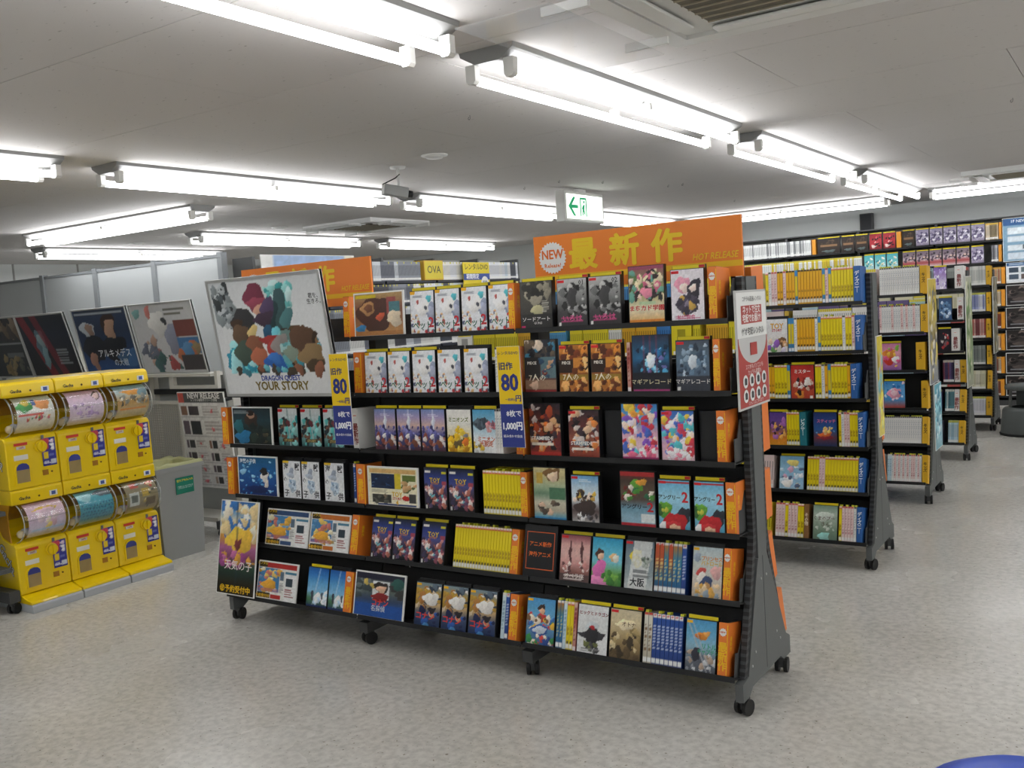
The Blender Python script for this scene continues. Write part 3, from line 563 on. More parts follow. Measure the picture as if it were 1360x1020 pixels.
cover('nightparty', 'dark navy dvd cover with pinkish crowd below yellow title', [('bg', '22283c', '2f3f86', '48508f', '4a3a50', '2a2630', '1f2026'), ('n', 60, .06, .42, .94, .92, .07, 'c98a86 8a4a5a d8b8b0 5a4a6a b06a5a 3a3450 6ab0b8 e0d6d0', 39), ('r', .8, .08, .98, .14, 'd6d02c'), ('r', .78, .3, .98, .4, 'a8485a'), ('r', .03, .06, .3, .11, 'ece8e0'), ('r', .04, .88, .12, .97, 'dcdcd8')], [('TOY', .48, .3, .03, 'e3c01c', B_), ('STORY', .48, .37, .014, 'd88a2a', B_)], None)
cover('kontall', 'tall display box in cream with green panel', [('bg', 'd8cc98', 'c8bc88', 'b4c09a', '6f8f74', 'cfcab4', 'b8b098', '4aa0c8'), ('e', .58, .12, .28, .13, '7a5a34'), ('e', .62, .16, .16, .1, 'e8cdb0'), ('r', .1, .1, .3, .3, 'c8a84a'), ('r', .48, .38, .98, .6, '4f7a5c'), ('n', 12, .1, .68, .95, .86, .08, '4a4038 d8b89c 6a5a4c', 40), ('r', 0, .95, 1, 1, '3a86b8')], (), None)
cover('choir', 'dvd cover with dark brown group on pale blue sky', [('bg', '6aa4d0', 'c2d8e6', 'd9e4ea', '5a4a48', 'b8b4b0'), ('n', 22, .1, .32, .9, .55, .09, '3a2f2c c8a04a e6d6c8 5a4a3c d9b84a', 41), ('e', .5, .7, .4, .16, '3f322f'), ('n', 16, .1, .8, .9, 1, .06, 'e6e6e4 6a6a70 3a3434', 42), ('l', 2, .3, .08, .8, .14, 'eef4f8', 43)], (), 'r')
cover('birdtall', 'tall dark display box with light blue panel and red foot', [('bg', '8a2a2a', '4a3c34', '5f5040', '5a4a40', '6f9ab0', '8fb4c4', '8fb4c4'), ('r', 0, 0, 1, .08, 'b03030'), ('e', .5, .24, .2, .12, '5f9a3a'), ('e', .62, .18, .16, .06, 'd99a3a'), ('n', 18, .08, .28, .92, .5, .08, '2f6a4a b8382f e0d8cc 4a8a3a 6a2a26', 44), ('r', .6, .76, .98, .92, 'dfe6e4'), ('r', 0, .94, 1, 1, 'b8303a')], [('アングリー', .4, .64, .02, '17181a', B_), ('2', .85, .64, .05, 'c8262f', B_)], None)
cover('bird', 'dvd cover with big red dome under blue sky', [('bg', '6ab8dc', 'a4d8ec', '8ac4dc', '4a9ab8'), ('e', .2, .62, .24, .16, '5a9a3a'), ('n', 10, 0, .48, .45, .7, .07, '6aa83a c8c84a 3a6a34', 45), ('e', .82, .7, .2, .15, '2c3038'), ('e', .5, .95, .38, .3, 'b9262c'), ('e', .5, .9, .2, .07, 'c8383a'), ('e', .52, .98, .16, .08, 'd9b090'), ('r', 0, .02, 1, .07, 'c2303a'), ('e', .12, .93, .11, .08, 'eef0ee')], [('アングリー', .36, .36, .019, '15161a', B_), ('2', .84, .35, .055, 'd0262c', B_)], 'r')
for _i, (_c, _d) in enumerate((('35507a', 'blue headed'), ('c8702c', 'orange headed'), ('b8322f', 'red headed'))):
    cover('flyer%d' % _i, _d+' square promotional board with golden picture and text column', [('bg', 'e6e6e0'), ('r', 0, 0, 1, .14, _c), ('r', 0, 0, .22, .14, '3a3014'), ('r', .0, .15, .56, .78, '4a86b8'), ('n', 30, .0, .2, .55, .78, .07, 'e6c86a d9a844 e9e2c0 6a9ac0 c8786a', 46+_i), ('e', .3, .62, .2, .14, 'e2a83c'), ('r', 0, .7, .56, .8, 'b0608a', .5), ('r', .0, .84, .34, .97, '2a2416'), ('r', .36, .86, .62, .97, _c), ('r', .7, .2, 1, 1, 'eeeeec'), ('r', .58, .22, .68, .45, '5f7486'), ('l', 8, .58, .5, .69, .8, '888888', 50), ('r', .74, .38, .92, .6, '34424c'), ('l', 4, .72, .65, .98, .9, 'a06060', 51), ('r', .7, .2, 1, .26, '4a86a0')], [('レンタル', .11, .07, .018, 'e9c02c', B_), ('予約受付中', .17, .9, .02, 'e9b82c', B_)])
cover('weather', 'tall poster with golden cloud under blue sky', [('bg', '2f6cb0', '5f9ad0', 'e6dcc0', 'e9b84a', 'd99a4a', 'b06a9a', '8a4a6a', '2a4a34', '20302a', '2c2410', '2c2410'), ('n', 26, .0, .05, 1, .4, .12, 'f0e8d4 e6cf9a f3efe4 3f7cc0', 52), ('e', .55, .42, .35, .14, 'ecc04a'), ('s', .42, .47, .06, '2a3a4a', .4), ('n', 24, 0, .55, 1, .68, .07, 'c874a8 e08ab0 9a4a86 d9a040', 53), ('e', .5, .47, .1, .06, '7a3a3c'), ('r', 0, .88, 1, 1, '241c10')], [('天気の子', .55, .69, .052, 'f6ece8'), ('㊗予約受付中', .5, .94, .038, 'f2c31a', B_)])
cover('skyblue', 'dvd cover of bright blue sky with white clouds', [('bg', '1f5fb0', '3a84cc', '6ab0e0', '8ac4e6', '4a7a50', '2f4a6a'), ('n', 16, .4, .6, 1, .85, .12, 'f2f6fa dfeaf2 b6d4ea', 54), ('s', .55, .62, -.3, 'cfe4f4', .5), ('e', .25, .72, .06, .12, '3a3a48'), ('e', .75, .68, .05, .1, '4a4a5a'), ('r', 0, .93, 1, 1, '2a3a6a')], (), None)
cover('casepic', 'square poster in blue and grey with red lettering', [('bg', '3a3238', '5a6468', '5f6a62', '3a4a66', '2a5aa8', '1f3f86'), ('r', 0, 0, 1, .14, '27283a'), ('r', .36, .16, .7, .58, 'd9dcdc'), ('e', .53, .32, .13, .15, '2c2424'), ('e', .53, .36, .09, .1, 'e3b89a'), ('e', .53, .54, .18, .1, '8a2a2c'), ('n', 10, .02, .2, .34, .55, .1, '3f4a4c c8b05a 6a7474', 55), ('n', 8, .72, .2, .98, .6, .12, '2f5a54 5a4034 3a3a38', 56), ('r', 0, .7, 1, 1, '2454a0')], [('コナン', .53, .66, .034, 'e8442c', B_), ('名探偵', .5, .79, .028, 'cfd6dc')])
cover('case', 'dvd cover with gold and white group over dark blue foot', [('bg', '7a93a0', 'b89a5a', 'c8a878', '3a4a6a', '1d3058'), ('n', 40, .03, .05, .97, .6, .11, 'd9c8a8 2f3a4a e6e2da a8743a 5a6a78 b8923a', 57), ('e', .6, .36, .3, .14, 'e6e4de'), ('n', 14, .1, .62, .95, 1, .1, '1f3a7a 2c5aa8 16224a 4a86b8', 58), ('e', .68, .7, .13, .09, 'c89a78'), ('e', .66, .62, .16, .08, '221f26')], [('コナン', .42, .77, .034, 'e03a30', B_)], 'y', False)
cover('card', 'black genre card with orange outline and lettering', [('bg', '26282a')], (), None, False)
cover('towers', 'dvd cover with two dark towers on pink sky', [('bg', '8f4a52', 'd9a8a0', 'e3b8b0', 'd8a09a', '8a5a52', '3f3230'), ('e', .34, .4, .045, .3, '5a3436'), ('e', .72, .4, .045, .3, '5a3436'), ('n', 16, .1, .6, .95, .8, .08, 'e8d8d0 6a4444 c88a84', 59), ('r', 0, .83, 1, 1, '5a4440'), ('l', 2, .15, .84, .9, .97, 'f1e6e0', 60)], [('オペラ座', .5, .87, .022, 'f3ebe4')], 'w')
cover('princess', 'dvd cover with pink dress shape on turquoise sky', [('bg', '2f9fc8', '5fc0dc', '7ac8d8', '6aa04a', '4a8038'), ('e', .26, .36, .13, .12, '4a2c22'), ('e', .28, .4, .09, .08, 'e8bfa0'), ('e', .26, .72, .22, .26, 'd06aa8'), ('e', .2, .95, .4, .16, 'e088b8'), ('e', .7, .38, .12, .09, 'e8c08a'), ('e', .8, .4, .1, .08, 'e6e2d4'), ('n', 12, .4, .68, 1, .95, .1, '3f7a34 7ab04a 5a9a40', 61)], (), None)
cover('news', 'dvd cover with yellow block and tilted newspaper sheet', [('bg', '5a6a78', '7f929a', '93a2a6', 'cfd4d2'), ('e', .4, .35, .2, .2, 'd8c63a'), ('n', 8, .3, .25, .55, .5, .05, 'b8a42a e9e4c8 6a8a4a', 62), ('s', .3, .95, -.2, 'e0e2de', .85), ('n', 10, .6, .35, .9, .55, .06, '7a8a7a a8b0a8 5a625c', 63), ('l', 8, .3, .58, .9, .75, '6a6e70', 64)], [('大阪', .45, .85, .034, '20242a', B_)], 'w', False)
cover('pups', 'pale dvd cover with pastel round shapes and orange title', [('bg', 'b8c8cc', 'c8cfc8', 'd0c8bc', 'c0ae96'), ('e', .28, .52, .16, .1, 'c04a44'), ('e', .3, .62, .14, .12, 'ded8d0'), ('e', .8, .48, .18, .14, 'd8a8a4'), ('e', .5, .72, .2, .15, '3a4a6c'), ('e', .5, .8, .13, .1, 'b88c58'), ('n', 12, .05, .75, .95, 1, .09, 'd0a04a 8a9aa8 e0c8a0', 65), ('e', .16, .22, .13, .09, '9aa8b8')], [('プリンセス', .64, .24, .019, 'e08a2a', B_), ('パトロール', .64, .33, .019, 'e0b42a', B_)], 'y', False)
cover('patrol', 'busy blue dvd cover with red shield of small shapes', [('bg', '4f98cc', '6ab0d8', '5a90b8', '3f5f8a'), ('e', .52, .22, .12, .11, '3a2a22'), ('e', .52, .27, .09, .07, 'e3b490'), ('e', .52, .42, .16, .1, 'c03a38'), ('n', 30, .02, .4, .98, .72, .09, 'c8443c e6d8c4 7a5a3c 3a6ab0 e0b43a 5a8a4a', 66), ('e', .5, .68, .3, .12, '2f5aa0'), ('e', .5, .68, .24, .08, 'c8d2dc'), ('n', 22, .02, .78, .98, 1, .09, '3a8a4a c84a44 2f4a8a e6dccc', 67)], (), 'y', False)
cover('dragon', 'white dvd cover with black winged shape', [('bg', 'e3e5e4', 'dfe2e0', 'e8e9e8'), ('e', .5, .46, .2, .13, 'c3cacc'), ('e', .5, .62, .42, .1, '3a3a3e'), ('e', .48, .66, .2, .22, '2c2c30'), ('e', .5, .47, .1, .04, 'b02a32'), ('n', 10, .2, .75, .8, .92, .08, '4a4a4c 6a7040 2a2a2c', 68), ('l', 2, .15, .88, .85, .97, '8a8a8a', 69)], [('ヒックとドラゴン', .52, .18, .016, '8a2436', B_)], None)
cover('amber', 'sepia dvd cover with wartime ruins in brown haze', [('bg', 'cfc2a0', 'd8c8a0', 'b8a276', '8a744c', '5f4f36'), ('n', 40, .02, .35, .98, .98, .09, '8a7850 5a4a32 d8c89c 3f3426 b09a6a', 70), ('e', .5, .3, .3, .1, 'eadcb8')], [('オトナ', .6, .3, .02, '5a3a1c')], 'r')
cover('glider', 'dvd cover with orange bird over grey roofs', [('bg', '4f9ac8', '6ab0d4', '8fbcd0', '6a7480', '4f545c'), ('e', .52, .3, .2, .07, 'd98a34'), ('e', .68, .24, .12, .05, 'e6a85a'), ('e', .4, .33, .1, .05, 'c8702a'), ('n', 22, .0, .6, .95, 1, .1, '3a3f4a 8a8f96 c9ccce 5a5f6a b09a86', 71), ('s', .0, .06, .7, 'b8bcc0', .7), ('s', .16, .2, .7, 'b8bcc0', .7), ('e', .35, .66, .14, .13, '34343e')], [('リトル', .76, .5, .022, '3aa07a', B_), ('キャプテン', .74, .6, .019, '3aa07a', B_)], 'y')
# second rack and further racks
cover('toywhite', 'white dvd cover with red and yellow title', [('bg', 'e9eaea', 'e4e2de', 'd8d4cc'), ('e', .75, .7, .16, .16, '6a4a34'), ('e', .75, .62, .2, .06, '7a5a3a'), ('e', .3, .86, .2, .14, '6aa05a'), ('n', 12, .05, .65, .95, 1, .1, 'e2c8b0 d8d0e0 8a5ab0 c89a6a', 72)], [('TOY', .5, .22, .04, 'e0a81c', B_), ('STORY', .5, .34, .02, 'c8302a', B_)], None, False)
cover('redcast', 'red dvd cover with pale crowd and dark lower corner', [('bg', 'b82f2a', 'c8443a', 'c05034', 'a83a2c'), ('n', 26, .1, .42, .95, .7, .1, 'ece4dc 2c2424 d8b8a0 8a2a26', 73), ('e', .38, .85, .18, .12, 'd98a34'), ('e', .36, .8, .1, .08, '2a2222'), ('r', .82, .9, .95, 1, 'ece6dc')], [('ミスター', .5, .2, .024, 'f1ece6', B_)], None)
cover('purpleorange', 'purple dvd cover, orange below', [('bg', '5a3f8a', '6a4a94', '8a5a6a', 'd9822a', 'e09a2c'), ('n', 24, .1, .25, .95, .8, .1, '3a2a5a a86ab0 e6b05a 2c2030', 74)], (), None)
cover('nightsea', 'navy dvd cover with orange boat and pink title', [('bg', '26366a', '2f4a8c', '2c5a94', '6a3a44', '243a66'), ('e', .5, .65, .3, .08, 'd0682c'), ('e', .5, .55, .1, .1, 'e6b88a'), ('e', .5, .74, .36, .05, '8a2a34'), ('n', 10, .1, .4, .9, .6, .05, '6a9ac8 e8c86a', 75)], [('スティッチ', .55, .26, .022, 'e07a9a', B_)], None)
cover('pastelballs', 'light blue dvd cover with pale round dots', [('bg', '7fb4d4', '94c2dc', '8fbcd8', 'a8cce0'), ('n', 26, .05, .3, .95, .95, .09, 'e9eef2 d8a8c0 5a6a8a c8dce8 e6d0a8', 76), ('e', .3, .82, .2, .12, 'f0eee8'), ('e', .55, .2, .25, .1, 'e6d47a')], (), None)
cover('moss', 'grey green dvd cover with pale cloud shape', [('bg', '7f9a84', 'b8c8b8', '9fb09c', '7a927c', '6a8070'), ('e', .5, .3, .36, .12, 'd3dcd2'), ('e', .45, .9, .24, .14, '9ad0c8'), ('n', 10, .1, .4, .9, .7, .06, 'c8d0c4 6a7a64', 77)], [('くまのプー', .45, .38, .024, '5a4434'), ('さん', .5, .55, .026, '5a4434')], None)
cover('candy', 'pink and orange children dvd cover with round shapes', [('bg', 'd080a8', 'e3a4b4', 'c8789a', '9a6ab0'), ('e', .4, .38, .3, .18, 'e08a3c'), ('e', .38, .65, .24, .15, 'c83a2c'), ('e', .75, .6, .18, .13, 'eee9e6'), ('n', 12, .05, .1, .95, .95, .08, 'e8c04a 8ac04a d85a8a', 78)], (), None)
cover('flower', 'blue children dvd cover with pink flower disc', [('bg', '3f8fd0', '6ab0e0', '4a9ad4', 'c84a3a'), ('e', .5, .45, .32, .2, 'e39ab0'), ('e', .5, .45, .14, .1, 'f0c8d0'), ('n', 12, .05, .05, .95, .8, .07, 'd8ecf6 f2d8e0 2f70b8', 79)], (), None)
cover('lilac', 'lilac dvd cover with pale pattern', [('bg', '8a6ab8', 'a88ac8', 'd8d0e6', 'c8b8dc'), ('n', 20, 0, 0, 1, 1, .12, 'e6e0f0 7a5aa8 b09ad0', 80)], (), None)
cover('bluefig', 'blue dvd cover with pale tangled shape', [('bg', '2f4a70', '4a6f9a', '38587f'), ('n', 26, .1, .15, .9, .9, .1, '9ab8d4 233a58 c8d8e6 5a80a8', 81)], (), None)
cover('blackfig', 'black dvd cover with pale figure and red marks', [('bg', '201c22', '2c262e', '241f26'), ('n', 20, .3, .2, .9, .85, .1, 'd8cfc8 6a5a5c b03a3a 2a2428', 82)], (), None)
cover('crimson', 'crimson dvd cover with pale figure', [('bg', '9a2430', 'b8303a', '8a2028'), ('n', 18, .1, .2, .9, .9, .12, 'e0d0c8 5a161c c8545c 2c1a1c', 83)], (), None)
cover('darkcard', 'dark brown dvd cover with gold lettering', [('bg', '2a211c', '3a2d24', '261e1a'), ('r', .12, .42, .88, .56, '8a6a4a'), ('n', 6, .1, .1, .9, .35, .08, '4a3a2e 6a5240', 84), ('e', .5, .85, .3, .08, '5a6a6a')], (), None)
cover('mauve', 'mauve grey dvd cover with pale lines', [('bg', '8f86a0', 'a8a0b8', 'c8c4d0', '8a8098'), ('n', 30, .05, .1, .95, .9, .1, 'e6e4ea 6a6080 b0a8c0 4a4460', 85)], (), None)
cover('aqua', 'aqua dvd cover with white foot', [('bg', '4fb0b8', '7ac8cc', 'c8e0e0'), ('n', 14, .1, .2, .9, .8, .1, 'e6f0f0 3a8a94 d8d0a0', 86)], (), None)
cover('group', 'dvd cover with dark row of shapes over red band', [('bg', '7a6a78', '8a7a84', 'c8bcc0', 'b04a4c', 'd8d0d0'), ('n', 20, .02, .15, .98, .6, .1, '2c2830 d0b8a8 5a4a58 e0d8d8', 87)], (), None)
cover('darkpic', 'dark film poster board with dim shapes', [('bg', '2a2624', '3a3432', '4a4240', '2a2626'), ('n', 18, .1, .1, .9, .8, .12, '5a504c 1f1c1c 7a6c64 3c3636', 88), ('r', .08, .8, .9, .86, '8a8a8c')])
cover('photoboard', 'white board with blue heading and small photos', [('bg', 'e4e9ec'), ('r', 0, 0, 1, .16, '2f5f94'), ('l', 2, .05, .03, .6, .13, 'dfe9f2', 89), ('r', .05, .25, .3, .5, '3a4a5a'), ('r', .36, .25, .62, .5, '5a6a70'), ('r', .68, .25, .94, .5, '3f4a44'), ('r', .05, .6, .3, .85, '4a5a6a'), ('r', .36, .6, .62, .85, '6a5a58'), ('r', .68, .6, .94, .85, '3a4a5a')])

# ================================================================== RACK A : new releases
YA, YBK, YC_, YD, YE = 3.375, 5.33, 7.0, 8.715, 10.43
X0 = -3.895
rack(X0, YA, 3, 'long wheeled display rack with sloped end panels under the orange header signs', seed=1)
def row_x(px, yc, r): yo, z, a = ROWS[r]; return px_line(px, yc+yo, z+.02)
A_ROWS = [
 [('D', 457, 465), ('P', 'brownroom', 472, 538, .20), ('C', 'pet', 545, 577), ('C', 'pet', 578, 611), ('C', 'pet', 613, 647), ('C', 'pet', 649, 681), ('D', 676, 684),
  ('C', 'sao', 691, 735.6), ('C', 'noir01', 740, 780), ('C', 'noir02', 782, 825), ('T', 'garden', 835, 883), ('C', 'blossom', 891, 936), ('D', 942, 952.6)],
 [('D', 471, 481), ('C', 'pet', 485, 514), ('C', 'pet', 515.5, 545), ('C', 'pet', 548, 579), ('C', 'pet', 581.6, 612.5, 0), ('C', 'pet', 616.5, 649, 0), ('S', 'wht', 658, 665, 2), ('D', 684, 692),
  ('T', 'crewtall', 697, 739), ('C', 'crew', 742.7, 782), ('C', 'crew', 785, 826), ('S', 'red', 833, 838, 1), ('T', 'woodtall', 840, 890), ('C', 'wood', 898, 943), ('D', 948, 957)],
 [('D', 296, 304), ('P', 'heropic', 311, 363, .195), ('C', 'heroteal', 370, 396), ('C', 'heroteal', 400, 427), ('C', 'heroteal', 430, 457), ('W', 470, 477), ('C', 'castle', 498, 526.5), ('C', 'castle', 528, 559), ('C', 'castle', 560, 592), ('C', 'yellowcrowd', 594, 627), ('C', 'snowhill', 628.5, 656), ('S', 'wht', 657, 668, 3), ('D', 686, 696),
  ('T', 'piratetall', 704, 745.6), ('C', 'pirate', 755.5, 796.5), ('K', 800, 822), ('T', 'brighttall', 826, 875), ('C', 'bright', 878.5, 923), ('K', 926, 949), ('D', 953, 965)],
 [('D', 303, 311), ('P', 'seapic', 318, 370, .205), ('C', 'sea', 376, 400), ('C', 'sea', 401, 425), ('C', 'sea', 431, 457.5), ('K', 459, 468), ('S', 'nav', 470, 473, 1), ('D', 474.5, 486), ('P', 'infopic', 490, 557, .185), ('C', 'nightparty', 563.5, 594), ('C', 'nightparty', 596, 630), ('S', 'yel', 642, 692, 12), ('D', 692.5, 701),
  ('T', 'kontall', 709, 753), ('C', 'choir', 759, 796), ('T', 'birdtall', 824, 871), ('C', 'bird', 874.5, 917), ('C', 'bird', 922, 961), ('D', 965, 978)],
 [('P', 'flyer0', 352, 407.7, .185), ('P', 'flyer1', 410, 462, .185), ('D', 463.5, 473), ('C', 'nightparty', 490, 517.5), ('C', 'nightparty', 518.5, 548), ('C', 'nightparty', 556, 588), ('S', 'yel', 600, 675, 20), ('D', 676, 686),
  ('G', 692.6, 736), ('C', 'towers', 741, 781), ('C', 'princess', 783, 824), ('C', 'news', 827, 866), ('S', ['mix', 'mix', 'mx2', 'mix', 'mx2', 'mx2', 'nav'], 867, 909, 7), ('C', 'pups', 917, 956), ('D', 959, 969)],
 [('P', 'flyer2', 340, 392, .19), ('C', 'skyblue', 404.5, 432), ('C', 'skyblue', 433, 455, 0), ('D', 454.5, 465), ('P', 'casepic', 468.5, 535, .205), ('C', 'case', 548, 582), ('C', 'case', 583.5, 617.5), ('C', 'case', 619.5, 656), ('S', ['pal', 'nav'], 662.8, 672.5, 2), ('D', 674, 685),
  ('C', 'patrol', 696, 734), ('S', ['mx2', 'mx2', 'pal', 'yel', 'yel', 'red'], 736, 763, 6), ('C', 'dragon', 764, 805), ('C', 'amber', 807, 849), ('S', ['grn', 'grn', 'nav', 'nav', 'nav', 'nav', 'nav', 'nav', 'nav'], 852, 904, 9), ('C', 'glider', 908, 949), ('D', 952, 964.5)],
]
SHORT = {'C': 'dvd cases', 'P': 'small poster', 'T': 'tall display box', 'S': 'spined cases', 'K': 'black case', 'G': 'genre card', 'D': 'divider', 'W': 'white box'}
count = {}
for r, row in enumerate(A_ROWS):
    for it in row:
        if it[0] in 'CT': count[(it[1], r)] = count.get((it[1], r), 0)+1
RNG = random.Random(5)
_prev = ''
COLW = {'brownroom': 'brown square poster', 'pet': 'white disc-print cases', 'garden': 'pink flower box', 'blossom': 'pink and black blotted case', 'wood': 'grey-blue forest case', 'heropic': 'dark teal poster', 'bright': 'pastel crowd case', 'seapic': 'underwater poster', 'yel': 'yellow spined cases', 'bird': 'red dome cases', 'flyer1': 'orange headed board', 'pups': 'pastel round-shape case', 'skyblue': 'blue sky cases', 'nav': 'navy spined cases', 'glider': 'orange bird case', 'wht': 'white spined cases', 'sao': 'dark grey case'}
AFTER = {}
for r, row in enumerate(A_ROWS):
    for i, it in enumerate(row):
        if it[0] == 'D':
            if i == 0 or it[1] < 320: nb = 'before the '+COLW.get(row[i+1][1], 'poster')
            else:
                j = i-1
                while row[j][0] in 'KW': j -= 1
                k = row[j][1] if isinstance(row[j][1], str) else ('nav' if row[j][0] == 'S' else '')
                nb = 'after the '+COLW.get(k, 'dvd cases')
            AFTER[(r, i)] = nb
for r, row in enumerate(A_ROWS):
    nm = ROWN[r]+' shelf'
    for i, it in enumerate(row):
        k = it[0]
        if k in 'CT':
            Xa, Xb = row_x(it[2], YA, r), row_x(it[3], YA, r); n = count[(it[1], r)]
            lab = COVERS[it[1]][0]+' on the '+nm; g = None if n == 1 else it[1]+' copies '+nm
            if n > 1: g = 'copies of the '+COVERS[it[1]][0]
            w = min(max(Xb-Xa, .118), .15)
            (face_case(it[1], Xa, w, YA, r, lab, g, False if len(it) > 4 else None) if k == 'C' else tall_box(it[1], Xa, min(max(Xb-Xa, .13), .155), YA, r, lab, g))
        elif k == 'P':
            Xa, Xb = row_x(it[2], YA, r), row_x(it[3], YA, r)
            mini_poster(it[1], Xa, Xb-Xa, it[4], YA, r, COVERS[it[1]][0]+' on the '+nm, dy=-.004, frame=WHITE)
        elif k == 'S':
            st = it[1] if isinstance(it[1], list) else [it[1]]
            spine_run(st, it[2], it[3], it[4], YA, r, 'on the '+nm+' of the header sign rack', 'cases '+nm, RNG, .35)
        elif k == 'K':
            Xa, Xb = row_x(it[1], YA, r), row_x(it[2], YA, r); w = min(Xb-Xa, .13)
            o = link('dvd_case', MB().box(0, w, .03, .045, 0, .185).box(.004, w-.004, .0292, .03, .004, .18).mesh('dvd_case', CASEBLK)); place(o, Xa, YA, r)
            tag(o, 'plain black dvd case set back on the %s next to %s' % (nm, {2: 'crowded scene covers', 3: 'large character covers'}.get(r, 'covers') if i < 16 else 'pastel crowd cover'), 'dvd case')
        elif k == 'G':
            Xa, Xb = row_x(it[1], YA, r), row_x(it[2], YA, r); w = Xb-Xa
            o = thing('genre_card', 'black genre card with orange outline and Japanese lettering', 'sign'); place(o, Xa, YA, r)
            MB().box(0, w, 0, .012, 0, .215).obj('board', CASEBLK, o)
            om = mat('ink_e0632a', 'e0632a', .5); m = MB()
            for q in ((.012, w-.012, .185, .188), (.012, w-.012, .035, .038), (.012, .0145, .035, .188), (w-.0145, w-.012, .035, .188)): m.box(q[0], q[1], -.001, 0, q[2], q[3])
            m.obj('outline', om, o)
            lettering('アニメ新作', .0215, w*.5, .137, 'e8702a', o, bold=.02); lettering('海外アニメ', .0215, w*.5, .095, 'e8702a', o, bold=.02)
        elif k == 'W':
            Xa, Xb = row_x(it[1], YA, r), row_x(it[2], YA, r)
            divider('white', Xa, Xb-Xa, YA, r, 'white box divider with wide blank side on the third shelf')
        elif k == 'D':
            Xa, Xb = row_x(it[1], YA, r), row_x(it[2], YA, r)
            divider('new', Xa, Xb-Xa, YA, r, 'orange lettered divider box, %s, %s' % (nm, AFTER[(r, i)]))
# orange dividers closing the rear shelves of the rack
for r in range(6):
    divider('new', X0+2.7-.03, .034, YA, r, 'orange divider box on the rear %s, seen past the end post' % (ROWN[r]+' shelf'), side=-1)

# ------------------------------------------------------------------ signs and posters on rack A
def header_sign(x, label):
    t = thing('header_sign', label, 'sign', (x, YA-.012, 1.573))
    W, H = .9, .223
    MB().box(.004, W-.004, 0, .01, 0, H).obj('board', ORANGE2, t)
    MB().box(.004, W-.004, .0101, .014, 0, H).obj('backing', CASEBLK, t)
    for xx in (.05, W-.05): MB().box(xx-.008, xx+.008, .014, .022, -.06, H-.03).obj('bracket', BLACK, t)
    MB().box(.004, W-.004, -.001, 0, .038, .06).obj('stripe', mat('ink_f0bd16', 'f0bd16', .5), t)
    m = MB(); cx, cz = .092, .131; n = 56
    m.add([(cx, -.0015, cz)] + [(cx+(.066 if i % 2 else .059)*math.cos(2*math.pi*i/n), -.0015, cz+(.066 if i % 2 else .059)*math.sin(2*math.pi*i/n)) for i in range(n)], [(0, 1+(i+1) % n, 1+i) for i in range(n)])
    m.obj('badge', WHITE, t)
    lettering('NEW', .052, cx, cz+.012, 'e8742a', t, y=-.0022, bold=.02, squash=.85); lettering('Release!', .024, cx, cz-.032, 'e8742a', t, y=-.0022, bold=.015)
    for c, xx in zip('最新作', (.235, .42, .60)): lettering(c, .132, xx, .128, 'f2cc1c', t, bold=.03, name='character')
    lettering('HOT RELEASE', .034, .79, .081, 'f2cc1c', t, bold=.012, shear=.25, squash=.85)
    return t
header_sign(X0+1.8, 'orange header sign with white NEW Release badge above the rack end')
header_sign(X0, 'orange HOT RELEASE header sign half hidden behind the large framed poster')
